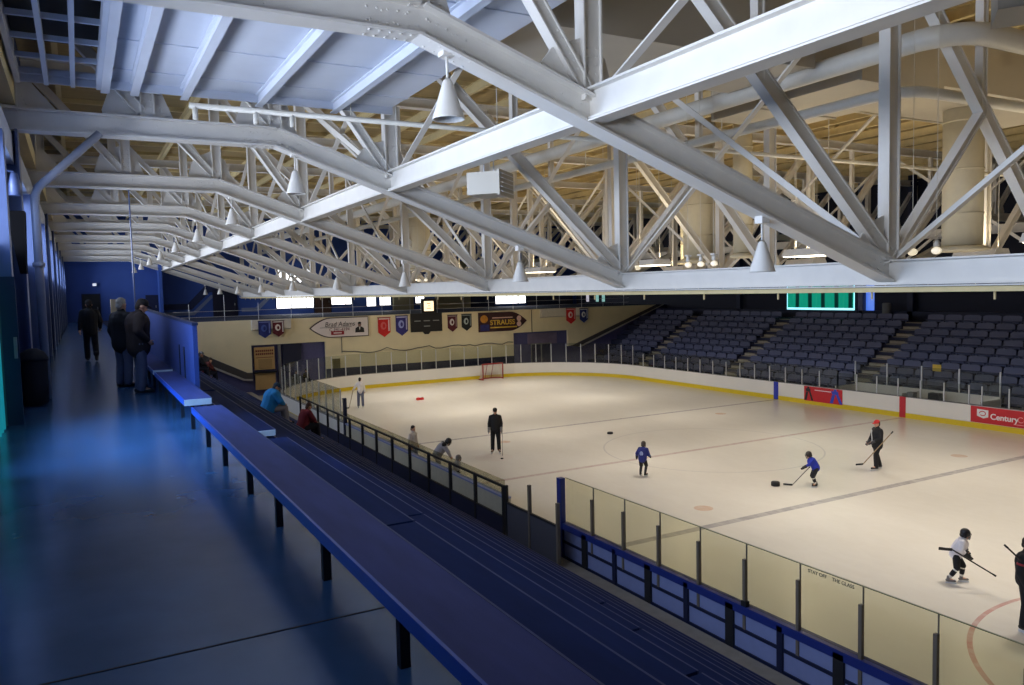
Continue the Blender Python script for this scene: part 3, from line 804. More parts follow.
# row of white bell lamps on far low beam
b0 = None
for i, y in enumerate([8.5, 8.95, 9.6, 14.0, 14.45, 14.9, 16.9, 17.4, 17.9, 18.4, 31.6, 32.4]):
    lab = f'small white globe lamp over the near boards line, {ORD[i + 1]} from the camera'
    loc = (13.2, y, 7.5)
    if b0 is None:
        b0 = thing('globe_lamp', lab, 'lamp', loc, 0, 'small globe lamps along the low beam')
        MB().ball((0, 0, 0), (.085, .085, .065)).build('globe', emit('globe_glow', (255, 240, 205), .7), b0, True)
        MB().lathe([(.05, .07), (.05, .16), (.02, .2)], n=14).build('socket', M_steel, b0, True)
        MB().box(-.06, .06, -.06, .06, .2, .24).build('mount', M_steel, b0)
        MB().tube([(0, 0, .22), (0, 0, 5.8)], .006, 6).build('hanger_rod', M_pipe, b0)
        KIDS.clear()
    else: dup(b0, loc, label=lab)

# ------------------------------------------------------------------ end wall (cream) and concourse
def cream():
    b = MB()
    b.prism([(1.6, 5.25), (10.45, 5.25), (10.45, 1.55), (9.6, 1.95), (1.6, 6.0 - .02)], 'y', 57.0, 57.25) if False else None
    b.prism([(5.2, 5.3), (10.45, 5.3), (10.45, 1.6), (10.1, 1.62), (5.2, 4.1)], 'y', 57.0, 57.25)
    b.box(10.45, 15.7, 57.0, 57.25, 3.52, 5.3)
    b.box(15.7, 31.5, 57.0, 57.25, -.1, 5.3)
    b.box(31.5, 36.9, 57.0, 57.25, 3.39, 5.3)
    b.prism([(36.9, 5.3), (46.6, 5.3), (37.3, 2.05), (36.9, 2.0)], 'y', 57.0, 57.25)
    return b
struct(cream().build('wall_end', M_cream))
struct(MB().box(15.7, 31.5, 56.97, 57.0, -.1, 1.5).build('baseboard_end', M_navy))
M_stripe = mat('pale_stripe', (176, 172, 168), .6)
b = MB().prism([(5.2, 4.08), (10.1, 1.6), (10.45, 1.58), (10.45, 1.15), (9.9, 1.2), (5.2, 3.55)], 'y', 56.98, 57.2); struct(b.build('trim_3', mat('dark_grey_band', (74, 70, 70), .7)))
b = MB().prism([(5.2, 3.52), (9.9, 1.2), (10.45, 1.15), (10.45, 1.03), (9.85, 1.08), (5.2, 3.38)], 'y', 56.96, 57.2); struct(b.build('trim_4', M_stripe))
b = MB().prism([(37.2, 2.0), (46.6, 5.28), (47.3, 5.28), (37.9, 1.9)], 'y', 56.98, 57.2); struct(b.build('trim_5', mat('dark_grey_band', (74, 70, 70), .7)))
b = MB().prism([(37.9, 1.9), (47.3, 5.28), (47.55, 5.28), (38.2, 1.85)], 'y', 56.96, 57.2); struct(b.build('trim_6', M_stripe))
struct(MB().box(1.5, XR, 57.3, 57.45, -.1, 4.94).build('wall_recess', mat('recess_navy', (84, 84, 128), .7, var=.1)))
# recess details: kiosk board, door, stair soffit
t = thing('kiosk_board', 'tan concession board with red lettered menu left of the rink corner', 'kiosk', (11.35, 57.1, 0))
MB().box(-.7, .68, 0, .15, 1.75, 3.35).build('menu_panel', M_tan, t)
MB().box(-.7, .68, -.05, .15, .35, 1.5).build('counter_front', M_tan, t)
MB().box(-.78, .76, -.22, .15, 1.52, 1.62).build('counter', M_dark, t)
MB().box(-.45, .5, -.012, .0, 1.82, 2.5).build('shutter', mat('tan_shutter', (170, 138, 88), .6), t)
b = MB()
for r0 in range(2):
    for q in range(9): b.box(-.62 + .14 * q, -.52 + .14 * q, -.012, 0, 3.02 - r0 * .22, 3.16 - r0 * .22)
b.box(-.62, .6, -.012, 0, 2.6, 2.64)
b.build('lettering', mat('maroon_ink', (110, 40, 30), .6), t)
t = thing('stair_soffit', 'navy sloping stair underside inside the opening left of the cream wall', 'stairs', (13.2, 57.1, 1.6))
world_part(MB().prism([(12.6, 3.5), (14.0, 3.5), (13.9, 2.3), (12.65, 1.85)], 'y', 57.15, 57.29).build('soffit', M_navy), t)
world_part(MB().box(12.3, 12.5, 57.15, 57.29, -.1, 3.5).build('jamb', M_grey), t)
t = thing('wall_cabinet', 'olive wall box at the edge of cream wall near left opening', 'wall box', (16.45, 56.9, 1.6))
MB().box(-.28, .28, -.02, .09, -.1, .62).build('cabinet', mat('olive_paint', (112, 104, 66), .6), t)
MB().box(-.24, .24, -.035, -.02, -.06, .58).build('cover', mat('olive_paint2', (100, 92, 58), .6), t)
# poster on recess at right opening, doorway
t = thing('double_door', 'pale framed glass doors inside the right opening of cream wall', 'door', (34.3, 57.25, 0))
for x in (-.5, .5):
    MB().box(x - .47, x + .47, -.03, .03, .05, 2.3).build('door_leaf', mat('dark_glass_door', (60, 58, 78), .25), t)
    fr = MB(); fr.box(x - .5, x - .44, -.05, .04, 0, 2.4).box(x + .44, x + .5, -.05, .04, 0, 2.4).box(x - .5, x + .5, -.05, .04, 2.3, 2.4)
    fr.build('door_frame', M_grey, t)
t = thing('wall_poster', 'pale purple poster in the upper part of the right opening', 'poster', (34.6, 57.27, 2.75))
MB().box(-1.6, 1.3, -.01, .02, -.45, .5).build('sheet', mat('lilac_poster', (116, 104, 130), .6, var=.3, scale=1.5), t)
# loose cable along the cream wall
pts = [(16.9 + q * .5, 56.93, 2.6 - .0 * q + .09 * math.sin(q * 1.1) + (.14 if q % 7 == 0 else 0)) for q in range(30)]
tag(MB().tube(pts, .03, 8).build('wall_cable', mat('grey_cable', (96, 92, 84), .6), None, True), 'grey wavy cable strung along the cream end wall', 'cable')
tag(MB().tube([(16.9, 56.93, 2.6), (16.9, 56.93, 3.8)], .02, 8).build('wall_conduit', mat('grey_cable', (96, 92, 84), .6)), 'thin conduit rising below the white pointed sign', 'conduit')
tag(MB().tube([(33.25, 56.93, 3.4), (33.25, 56.93, 5.25)], .03, 8).build('wall_conduit', M_dark), 'thin dark conduit beside the colourful pointed sign', 'conduit')
# ledges with banners
for x0, x1, lab in ((10.5, 13.2, 'white ledge box on the wall top behind navy and maroon banners'), (34.1, 38.6, 'cream ledge box on the wall top behind red and navy banners')):
    b = MB().prism([(56.7, 5.3), (57, 5.3), (57, 4.55), (56.7, 4.65)], 'x', x0, x1)
    tag(b.build('wall_ledge', mat('ledge_paint', (214, 208, 196), .6)), lab, 'ledge')
def banner(x, ztop, w, h, c1, c2, c3, label, yb=56.9):
    t = thing('banner', label, 'banner', (x, yb, ztop), 0, 'pointed team banners on the end wall')
    m = mat('banner_' + '_'.join(map(str, c1)), c1, .8)
    me = MB()
    nx = 8; vs = []; fs = []
    for i in range(nx + 1):
        u = -w / 2 + w * i / nx; dy = .012 * math.sin(i * 1.4); zb = -h * .76 - h * .24 * (1 - abs(2 * i / nx - 1))
        vs += [(u, dy, 0), (u, dy, zb), (u, dy + .012, 0), (u, dy + .012, zb)]
    for i in range(nx):
        a = 4 * i; fs += [(a, a + 1, a + 5, a + 4), (a + 2, a + 6, a + 7, a + 3), (a + 1, a + 3, a + 7, a + 5), (a, a + 4, a + 6, a + 2)]
    fs += [(0, 2, 3, 1), (4 * nx, 4 * nx + 1, 4 * nx + 3, 4 * nx + 2)]
    me.add(vs, fs).build('cloth', m, t)
    MB().ball((-.06 * w, -.02, -h * .42), (w * .24, .012, h * .2), 16, 8).build('emblem', mat('emb_' + '_'.join(map(str, c2)), c2, .8), t, True)
    MB().ball((-.03 * w, -.032, -h * .43), (w * .1, .008, h * .11), 12, 8).build('emblem_centre', m, t, True)
    MB().box(w * .33, w * .43, -.022, -.012, -h * .7, -h * .12).build('side_stripe', mat('str_' + '_'.join(map(str, c3)), c3, .8), t)
    MB().box(-w * .44, w * .44, -.022, -.012, -h * .1, -h * .04).build('top_stripe', mat('str_' + '_'.join(map(str, c3)), c3, .8), t)
    MB().tube([(-w * .55, 0, .0), (w * .55, 0, .0)], .02, 8).build('rod', M_dark, t)
banner(11.35, 5.22, .86, 1.22, (34, 44, 110), (70, 90, 160), (110, 120, 180), 'navy banner with blue emblem at the left end of cream wall', 56.66)
banner(12.3, 5.2, .8, 1.15, (96, 24, 34), (226, 214, 208), (220, 214, 210), 'maroon banner with white emblem beside the navy one', 56.66)
banner(20.25, 5.12, .98, 1.5, (204, 34, 30), (214, 96, 96), (236, 216, 210), 'bright red banner right of the white pointed sign', 56.94)
banner(21.68, 5.2, .98, 1.55, (52, 48, 122), (150, 160, 214), (190, 186, 220), 'violet-blue banner left of the black scoreboard', 56.94)
banner(25.95, 5.1, .84, 1.35, (88, 26, 36), (220, 210, 206), (150, 130, 130), 'dark maroon banner right of the black scoreboard', 56.94)
banner(27.2, 5.12, .88, 1.35, (24, 32, 32), (170, 180, 176), (120, 130, 126), 'black-green banner left of the colourful pointed sign', 56.94)
banner(37.0, 5.28, .95, 1.35, (206, 40, 44), (240, 214, 210), (226, 170, 166), 'red banner at the right end of the cream wall', 56.66)
banner(38.35, 5.22, .85, 1.25, (40, 52, 116), (236, 236, 240), (210, 214, 230), 'navy and white banner last on the right', 56.66)
# scoreboard
t = thing('scoreboard', 'black scoreboard panel centred on the cream end wall', 'scoreboard', (23.7, 56.93, 4.6))
MB().box(-1.3, 1.3, -.12, .05, -.72, .72).build('cabinet', M_black, t)
for x, z in ((-.78, .1), (0, .1), (.78, .1), (0, -.32)): MB().box(x - .26, x + .26, -.135, -.12, z, z + .07).build('score_mark', mat('pale_marks', (150, 150, 150), .6), t)
MB().prism([(-.3, -.72), (.3, -.72), (.16, -.92), (-.16, -.92)], 'y', -.1, .05).build('horn', M_black, t)
# lit sign on top
t = thing('lit_sign', 'small glowing warm sign box above the black scoreboard', 'lit sign', (24.0, 57.12, 5.3))
MB().box(-.62, .62, -.08, .08, 0, 1.15).build('frame', M_black, t)
MB().box(-.4, .4, -.095, -.08, .18, .95).build('face', emit('warm_sign_glow', (255, 224, 178), 1.5), t)
b = MB()
for z, w in ((.78, .16), (.58, .1), (.4, .2)): b.box(-w, w, -.105, -.095, z - .03, z + .03)
b.build('symbol', mat('orange_ink', (214, 96, 40), .6), t)
# pointed signs
M_signw = mat('sign_white', (226, 216, 212), .5, var=.02)
def pointed(x0, x1, z0, z1, tip):
    zc = (z0 + z1) / 2; h = (z1 - z0) / 2; n = 12; L = (x1 - x0) * .3
    pts = []
    if tip < 0:
        L = (x1 - x0) * .36
        up = [(x0 + L * k / n, h * math.sin(PI / 2 * k / n) ** .9) for k in range(1, n)]
        pts = [(x1, z1), (x1, z0), (x0 + L, z0)] + [(x, zc - q) for x, q in up[::-1]] + [(x0, zc)] + [(x, zc + q) for x, q in up] + [(x0 + L, z1)]
    else:
        q = pointed(-x1, -x0, z0, z1, -1); pts = [(-a, b) for a, b in q][::-1]
    return pts
t = thing('pointed_sign', 'white pointed sign with portrait and black lettering on cream wall', 'sign', (16.8, 56.95, 4.5))
world_part(MB().prism(pointed(14.55, 19.0, 3.78, 5.26, -1), 'y', 56.9, 56.97).build('border', mat('sign_border', (66, 48, 50), .6)), t)
world_part(MB().prism(pointed(14.66, 18.94, 3.84, 5.2, -1), 'y', 56.88, 56.9).build('face', M_signw), t)
M_ink = mat('black_sign_ink', (30, 28, 34), .6)
o = textmesh('Brad Adams', .5, M_ink, t, (-.0, -.085, .25), (PI / 2, 0, 0), sx=.92, shear=.2)
MB().box(-1.5, .9, -.08, -.07, .02, .05).build('rule', M_ink, t)
textmesh('C 341-4194', .32, mat('sign_maroon', (110, 50, 60), .6), t, (-.05, -.085, -.14), (PI / 2, 0, 0), shear=.1)
MB().box(-.68, .3, -.085, -.07, -.52, -.24).build('name_block', mat('sign_red', (150, 30, 40), .6), t)
MB().box(-.5, .12, -.095, -.085, -.42, -.34).build('name_mark', M_signw, t)
b = MB().prism([(1.15, -.42), (1.85, -.42), (1.82, -.1), (1.62, .02), (1.38, .02), (1.18, -.1)], 'y', -.085, -.07); b.build('portrait_suit', M_black, t)
MB().ball((1.5, -.08, .17), (.13, .015, .18), 14, 8).build('portrait_head', mat('portrait_skin', (130, 100, 92), .7), t, True)
MB().ball((1.5, -.082, .28), (.135, .016, .1), 14, 8).build('portrait_hair', M_black, t, True)
MB().prism([(1.45, .0), (1.55, .0), (1.5, -.25)], 'y', -.095, -.085).build('portrait_shirt', M_white, t)
t = thing('pointed_sign', 'dark colourful STRAUSS sign with a pointed right end', 'sign', (30.5, 56.95, 4.4))
world_part(MB().prism(pointed(28.25, 32.75, 3.6, 5.18, 1), 'y', 56.9, 56.97).build('face', mat('sign_maroon_black', (58, 26, 30), .6, var=.5, scale=1.2)), t)
MB().prism([(-2.1, -.72), (-1.3, -.72), (-1.3, -.2), (-2.1, -.2)], 'y', -.065, -.05).build('picture_block', mat('sign_navy', (40, 44, 110), .6, var=.3, scale=4), t)
MB().ball((-1.75, -.06, .25), (.35, .015, .32), 14, 8).build('badge', mat('sign_gold', (190, 130, 40), .6, var=.3, scale=5), t, True)
textmesh('STRAUSS', .56, mat('sign_yellow', (216, 178, 60), .6), t, (-.05, -.06, -.08), (PI / 2, 0, 0), sx=1.05, bold=.012)
MB().box(-1.0, .9, -.06, -.05, .28, .36).build('rule', mat('sign_pale', (216, 180, 170), .6), t)
MB().box(-1.2, 1.3, -.06, -.05, -.52, -.42).build('rule', mat('sign_yellow', (216, 178, 60), .6), t)
MB().ball((1.5, -.06, .2), (.22, .015, .24), 14, 8).build('portrait_head', mat('sign_pale', (216, 180, 170), .6), t, True)
MB().ball((1.5, -.06, -.25), (.22, .015, .22), 14, 8).build('portrait_head', mat('sign_pale', (216, 180, 170), .6), t, True)

# concourse railing
t = thing('railing', 'thin pale railing along the concourse edge above the cream wall', 'railing', (24, 57.1, 5.3))
xx = 6.5
while xx < 43:
    world_part(MB().tube([(xx, 57.1, 5.3), (xx, 57.1, 6.5 if int(xx * 10) % 3 else 7.1)], .016, 8).build('post', M_alum), t); xx += 2.28
for z in (5.62, 6.0): world_part(MB().tube([(5.5, 57.1, z), (43.5, 57.1, z)], .012, 8).build('rail', M_alum), t)

# back wall of the concourse
struct(MB().box(XW - .25, XR + .2, 72.5, 72.8, FL - .3, 14).build('wall_back', M_bluewall))
struct(MB().box(5.9, 6.15, 70.9, 72.5, FL, 10.2).build('pillar_concourse', M_bluewall))
M_win = emit('white_daylight', (255, 255, 255), 3.0)
def win(n, x0, x1, z0, z1):
    w = MB().box(x0, x1, 72.46, 72.49, z0, z1).build(f'window_{n}', M_win); struct(w)
    f = MB().box(x0 - .06, x0, 72.4, 72.5, z0 - .06, z1 + .06).box(x1, x1 + .06, 72.4, 72.5, z0 - .06, z1 + .06).box(x0, x1, 72.4, 72.5, z0 - .06, z0).box(x0, x1, 72.4, 72.5, z1, z1 + .06)
    xm = x0 + 1.35
    while xm < x1: f.box(xm - .03, xm + .03, 72.42, 72.5, z0, z1); xm += 1.35
    f.build('window_frame', M_navy, w)
win(30, 15.65, 19.0, 5.8, 6.98); win(31, 15.9, 18.9, 7.5, 9.3)
win(32, 20.7, 22.6, 6.0, 6.75); win(33, 24.1, 25.0, 5.75, 6.6); win(34, 25.4, 26.5, 5.8, 6.6); win(35, 29.1, 30.0, 5.9, 6.6)
win(36, 31.0, 31.4, 5.9, 6.6) if False else None
win(37, 38.0, 41.6, 5.55, 6.6); win(38, 37.5, 40.2, 7.4, 8.6)
struct(MB().box(26.7, 28.8, 72.2, 72.5, FL, 10).build('pilaster_1', mat('olive_pier', (150, 142, 112), .7)))
struct(MB().box(31.2, 35.0, 72.2, 72.5, FL, 10).build('pilaster_2', mat('olive_pier', (150, 142, 112), .7)))
def door(n, x0, x1, z1, m):
    d = MB().box(x0, x1, 72.42, 72.5, FL, z1).build(f'door_{n}', m); struct(d)
    MB().box(x0 - .08, x1 + .08, 72.44, 72.5, FL, z1 + .08).build('door_frame', M_navy, d)
    MB().box(x1 - .2, x1 - .12, 72.36, 72.42, FL + .95, FL + 1.15).build('door_handle', M_grey, d)
door(1, .3, 1.5, 7.4, M_black); door(2, 10.3, 12.2, 7.6, mat('navy_door', (14, 18, 44), .5)); door(3, 19.1, 20.6, 7.5, M_brown)
door(4, 35.1, 37.8, 7.4, M_navy); door(5, 41.8, 47.5, 7.4, M_navy); door(6, 5.0, 5.85, 7.2, M_navy)
# mural stripes on the blue wall
t = thing('wall_mural', 'pale angled stripe mural painted on the blue concourse wall', 'mural', (9, 72.45, 7))
M_mur = mat('mural_grey', (120, 132, 160), .7)
world_part(MB().prism([(6.3, 5.45), (8.7, 5.45), (10.2, 6.9), (11.2, 6.9), (11.2, 7.15), (10.1, 7.15), (8.6, 5.75), (6.3, 5.75)], 'y', 72.46, 72.49).build('stripe', M_mur), t)
world_part(MB().prism([(6.3, 5.95), (8.5, 5.95), (10.0, 7.4), (11.2, 7.4), (11.2, 8.0), (9.7, 8.0), (8.2, 6.45), (6.3, 6.45)], 'y', 72.46, 72.49).build('stripe', mat('mural_dark', (44, 52, 84), .7)), t)
world_part(MB().prism([(12.6, 5.6), (14.0, 5.6), (15.2, 6.8), (15.2, 7.2), (13.8, 5.95), (12.6, 5.95)], 'y', 72.46, 72.49).build('stripe', M_mur), t)
t = thing('picture_frames', 'dark framed picture strip on the blue concourse wall', 'picture', (13.9, 72.45, 7.0))
for q in range(3): MB().box(-.8 + .55 * q, -.32 + .55 * q, -.04, .03, -.25, .25).build('frame', M_black, t)
# things at the far end of the walkway
t = thing('storage_cabinet', 'beige cabinet standing at the far end of the walkway', 'cabinet', (2.6, 66.5, FL))
MB().box(-.5, .5, -.35, .35, .1, 1.75).build('body', mat('beige_metal', (150, 140, 120), .6), t)
for s in (-1, 1): MB().box(min(0, s * .48) + .01, max(0, s * .48) - .01, -.37, -.35, .15, 1.7).build('door', mat('beige_metal', (150, 140, 120), .6), t)
MB().box(-.5, .5, -.33, .35, 0, .1).build('plinth', M_dark, t)
t = thing('folding_table', 'grey-topped folding table beside the beige cabinet far away', 'table', (4.0, 66.3, FL))
MB().box(-.8, .8, -.38, .38, .7, .75).build('tabletop', M_grey, t)
for x in (-.7, .7):
    for y in (-.3, .3): MB().tube([(x, y, 0), (x, y, .7)], .02, 8).build('leg', M_dark, t)
t = thing('wall_floodlight', 'small floodlight on the far blue wall', 'lamp', (1.2, 72.3, 8.2))
MB().box(-.15, .15, -.12, .12, -.1, .12).build('housing', M_white, t)
MB().box(-.12, .12, -.14, -.12, -.08, .09).build('lens', emit('flood_glow', (235, 240, 255), .8), t)
MB().box(-.03, .03, .1, .2, -.02, .04).build('bracket', M_white, t)

# ------------------------------------------------------------------ far side stand
XS, ZS, SR, SH = 44.86, 4.78, .635, .405
poly = [(37.9, -.3)]
NR = 11
zt = lambda k: ZS - .42 - SH * k          # tread level of row k (0 = top)
xa = lambda k: XS - .3 - SR * (k)
poly = [(XR, -.3), (XR, zt(0) + .0), (xa(0), zt(0))]
for k in range(1, NR):
    poly += [(xa(k - 1), zt(k)), (xa(k), zt(k))]
poly += [(xa(NR - 1), .0), (37.6, .0), (37.6, -.3)]
struct(MB().prism(poly, 'y', -6, 56.9).build('stand_deck', M_stand))
AISLES = [20.0, 30.0, 40.0, 49.5]
for a in AISLES:
    b = MB()
    for k in range(NR): b.box(xa(k) - .0, xa(k) + SR, a - .58, a + .58, zt(k), zt(k) + .03).box(xa(k) - .3, xa(k), a - .58, a + .58, zt(k) - SH, zt(k) - SH * .5)
    struct(b.build('aisle_stairs', M_aisle))
def seat_mesh():
    b = MB()
    n = 10; w = 1.0; h0, h1 = .1, .54
    prof = []
    for i in range(n + 1):                    # rounded-top backrest, slightly reclined and curved
        u = -1 + 2 * i / n; prof.append((u * w / 2, h1 - .06 * abs(u) ** 6))
    vs = []; fs = []
    for (yy, zz) in prof:
        cx = .03 * (abs(yy) / (w / 2)) ** 2
        vs += [(.1 - cx, yy, h0), (.16 - cx, yy, zz), (.13 - cx, yy, h0), (.19 - cx, yy, zz)]
    for i in range(n):
        a = 4 * i; fs += [(a, a + 4, a + 5, a + 1), (a + 2, a + 3, a + 7, a + 6), (a + 1, a + 5, a + 7, a + 3), (a, a + 2, a + 6, a + 4)]
    fs += [(0, 1, 3, 2), (4 * n, 4 * n + 2, 4 * n + 3, 4 * n + 1)]
    b.add(vs, fs)
    b.prism([(-.16, .2), (-.1, .235), (.12, .2), (.12, .17), (-.14, .17)], 'y', -w / 2 + .01, w / 2 - .01)
    for y in (-.38, .38): b.prism([(.02, .18), (.08, .18), (.14, 0), (.02, 0)], 'y', y - .025, y + .025)
    return b.mesh('stand_seat')
seat_me = seat_mesh(); seat_me.materials.append(M_seat)
blocks = [(20.6, 29.4, 8, 'between the two right stairs'), (30.6, 39.4, 8, 'between the middle two stairs'), (40.6, 48.9, 8, 'between the two left stairs'), (50.1, 54.9, 4, 'left of all stairs')]
for k in range(NR - 1):
    for a, b_, n, where in blocks:
        p_ = (b_ - a) / n
        for i in range(n):
            y = b_ - p_ * (i + .5)
            o = link('stand_seat', seat_me, None, None, (XS - .13 - SR * k, y, zt(k)))
            tag(o, f'slate stand seat, {ORD[k + 1]} row from the top, {ORD[i + 1]} from left {where}', 'seat', 'seats of the far stand')
            o.scale = (1, p_ / 1.1, 1)
# right wall, ceiling strip and far windows
struct(MB().box(XR, XR + .25, -9, 72.5, -.3, 14).build('wall_right', mat('dark_navy_wall', (22, 26, 48), .7)))
struct(MB().box(47.4, XR, -9, 57, zt(0), 4.95).build('trim_7', M_navy))
for i, y in enumerate([24.0, 32.3, 36.0, 47.5]):
    struct(MB().box(47.4, 47.75, y - .2, y + .2, zt(0), 13.9).build('column', M_column if i == 2 else M_navy))
w = MB().box(48.05, 48.09, 36.9, 43.0, 4.9, 8.2).build('window_40', emit('bright_day_cyan', (150, 235, 255), 1.6)); struct(w)
MB().box(48.0, 48.09, 36.7, 36.9, 4.85, 8.3).box(48.0, 48.09, 43.0, 43.1, 4.85, 8.3).box(48.0, 48.09, 36.7, 43.1, 4.8, 4.87).build('window_frame', M_navy, w)
c = link('curtain', curtain('curtain', 47.98, 36.98, 42.85, 5.1, 8.1, None, .03, .4), curtain_mat('green_curtain', (0, 44, 40), (10, 152, 124), .75)); tag(c, 'green curtain over the bright window behind the far stand', 'curtain')
w = MB().box(48.04, 48.09, 35.4, 36.2, 4.9, 7.6).build('window_41', emit('lit_column_blue', (70, 120, 230), .9)); struct(w)  # glowing strip added for the blue lit column, no window here
for i, (y, c_) in enumerate(((70.2, (200, 196, 210)), (68.4, (120, 190, 180)), (67.3, (120, 190, 180)))):
    w = MB().box(48.04, 48.09, y - .28, y + .28, 5.5, 6.6).build(f'window_{50 + i}', emit(f'slit_{i}', c_, .7)); struct(w)
    MB().box(48.02, 48.09, y - .34, y + .34, 5.42, 5.5).box(48.02, 48.09, y - .34, y - .28, 5.5, 6.6).box(48.02, 48.09, y + .28, y + .34, 5.5, 6.6).build('window_frame', M_navy, w)
tag(MB().lathe([(.28, 0), (.28, 1.1), (.22, 1.15)], (46.9, 33.6, zt(0)), 18).build('storage_drum', mat('grey_drum', (120, 118, 116), .6), None, True), 'pale grey drum standing behind the top seat row', 'drum')
# pale litter on railings of the stand / vomitory number
tag(MB().box(38.62, 38.66, 24.55, 25.0, 2.25, 2.6).build('number_plate', mat('yellow_plate', (208, 178, 60), .5)), 'small yellow plate on the glass behind the penalty box', 'sign')
# penalty box
t = thing('penalty_box', 'white-walled penalty box behind the far boards', 'penalty box', (38, 25.4, 0))
world_part(MB().box(38.3, 38.36, 21.4, 29.4, 0, 1.3).build('back_wall', M_whiteboard), t)
for y in (21.4, 25.4, 29.4): world_part(MB().box(36.66, 38.36, y - .03, y + .03, 0, 1.2).build('side_wall', M_whiteboard), t)
for y in (21.4, 23.4, 25.4, 27.4, 29.4): world_part(MB().box(38.3, 38.36, y - .03, y + .03, 1.3, 2.5).build('post', M_alum), t)
for y in (21.4, 23.4, 25.4, 27.4): world_part(MB().box(38.32, 38.335, y + .04, y + 1.96, 1.3, 2.45).build('pane', M_pane_far), t)
for y in (23.3, 27.3): world_part(MB().box(37.7, 38.1, y - 1.6, y + 1.6, .4, .46).build('seat', M_navy), t)
tag(MB().prism([(37.3, .5), (37.75, .5), (37.7, 1.28), (37.35, 1.28)], 'y', 23.85, 24.4).build('equipment_bag', M_dark), 'dark equipment bag propped inside the penalty box', 'bag')
tag(MB().prism([(36.9, .5), (37.2, .5), (37.2, 1.27), (36.9, 1.27)], 'y', 24.9, 25.25).build('equipment_bag', M_grey), 'grey equipment bag propped inside the penalty box', 'bag')
# ------------------------------------------------------------------ goal and small ice things
t = thing('hockey_goal', 'red-framed hockey goal with pale net against the end boards', 'goal', (28.15, 54.4, 0), R(5))
M_goal = mat('goal_red', (150, 40, 36), .5)
MB().tube([(-.92, 0, 0), (-.92, 0, 1.2), (-.88, 0, 1.24), (.88, 0, 1.24), (.92, 0, 1.2), (.92, 0, 0)], .05, 10).build('front_frame', M_goal, t, True)
MB().tube([(-.92, 0, .04), (-1.02, .45, .04), (-.5, .78, .04), (.5, .78, .04), (1.02, .45, .04), (.92, 0, .04)], .045, 8).build('base_frame', M_goal, t, True)
MB().tube([(-.88, 0, 1.24), (-.8, .35, 1.2), (.8, .35, 1.2), (.88, 0, 1.24)], .04, 8).build('top_frame', M_goal, t, True)
for x in (-.28, .28): MB().tube([(x, .02, 1.22), (x, .4, 1.15), (x, .76, .05)], .025, 6).build('net_strap', M_goal, t)
def net():
    b = MB()
    A = [(-.9, 0, 1.22), (-.8, .35, 1.2), (-.35, .4, 1.2), (.35, .4, 1.2), (.8, .35, 1.2), (.9, 0, 1.22)]
    B = [(-.92, 0, .05), (-1.0, .45, .05), (-.5, .78, .05), (.5, .78, .05), (1.0, .45, .05), (.92, 0, .05)]
    for i in range(5):
        for q in range(9):
            u = q / 8; p0 = V(A[i]).lerp(V(A[i + 1]), u); p1 = V(B[i]).lerp(V(B[i + 1]), u); b.tube([p0, p1], .007, 4, False)
        for q in range(1, 14):
            v = q / 14; b.tube([V(A[i]).lerp(V(B[i]), v), V(A[i + 1]).lerp(V(B[i + 1]), v)], .007, 4, False)
    return b
net().build('net', mat('pale_net', (206, 192, 180), .8), t)
MB().ball((.0, .2, 1.33), (.11, .08, .08)).build('water_bottle_cap', M_black, t, True) if False else None
tag(MB().lathe([(.07, 0), (.07, .2), (.03, .24), (.03, .28)], (28.45, 54.6, 1.25), 14).build('water_bottle', M_black, None, True), 'black water bottle standing on top of the goal', 'bottle')
def puck(x, y, r, h, label):
    b = MB().lathe([(r * .5, 0), (r * .97, h * .08), (r, h * .3), (r, h * .75), (r * .9, h), (r * .4, h)], n=20)
    tag(b.build('puck', M_rubber, None, True, (x, y, 0)), label, 'puck', 'pucks on the ice')
puck(21.89, 30.3, .14, .1, 'black puck alone on open ice left of the back-turned kid')
puck(20.77, 19.1, .15, .15, 'black puck ahead of the stick of the blue skater')
puck(15.02, 28.42, .06, .045, 'small black puck at the feet of the black-clad coach')
t = thing('foam_marker', 'small red foam marker block lying on far ice', 'marker', (19.05, 47.2, 0), R(10))
MB().prism([(-.24, 0), (.24, 0), (.22, .14), (.1, .17), (-.1, .17), (-.22, .14)], 'y', -.1, .1).build('block', M_red, t)
MB().box(-.05, .05, -.105, .105, .16, .18).build('strap', M_white, t)

# ------------------------------------------------------------------ people
def remeshed(mb, name, m, parent, vox=.014, smooth=4):
    me = mb.mesh(name); o = bpy.data.objects.new('tmp', me); COL.objects.link(o)
    md = o.modifiers.new('r', 'REMESH'); md.mode = 'VOXEL'; md.voxel_size = vox; md.use_smooth_shade = True
    ms = o.modifiers.new('s', 'SMOOTH'); ms.iterations = smooth; ms.factor = .5
    dg = bpy.context.evaluated_depsgraph_get()
    me2 = bpy.data.meshes.new_from_object(o.evaluated_get(dg)); bpy.data.objects.remove(o)
    me2.name = name; me2.materials.clear()
    for p in me2.polygons: p.use_smooth = True
    return link(name, me2, m, parent)

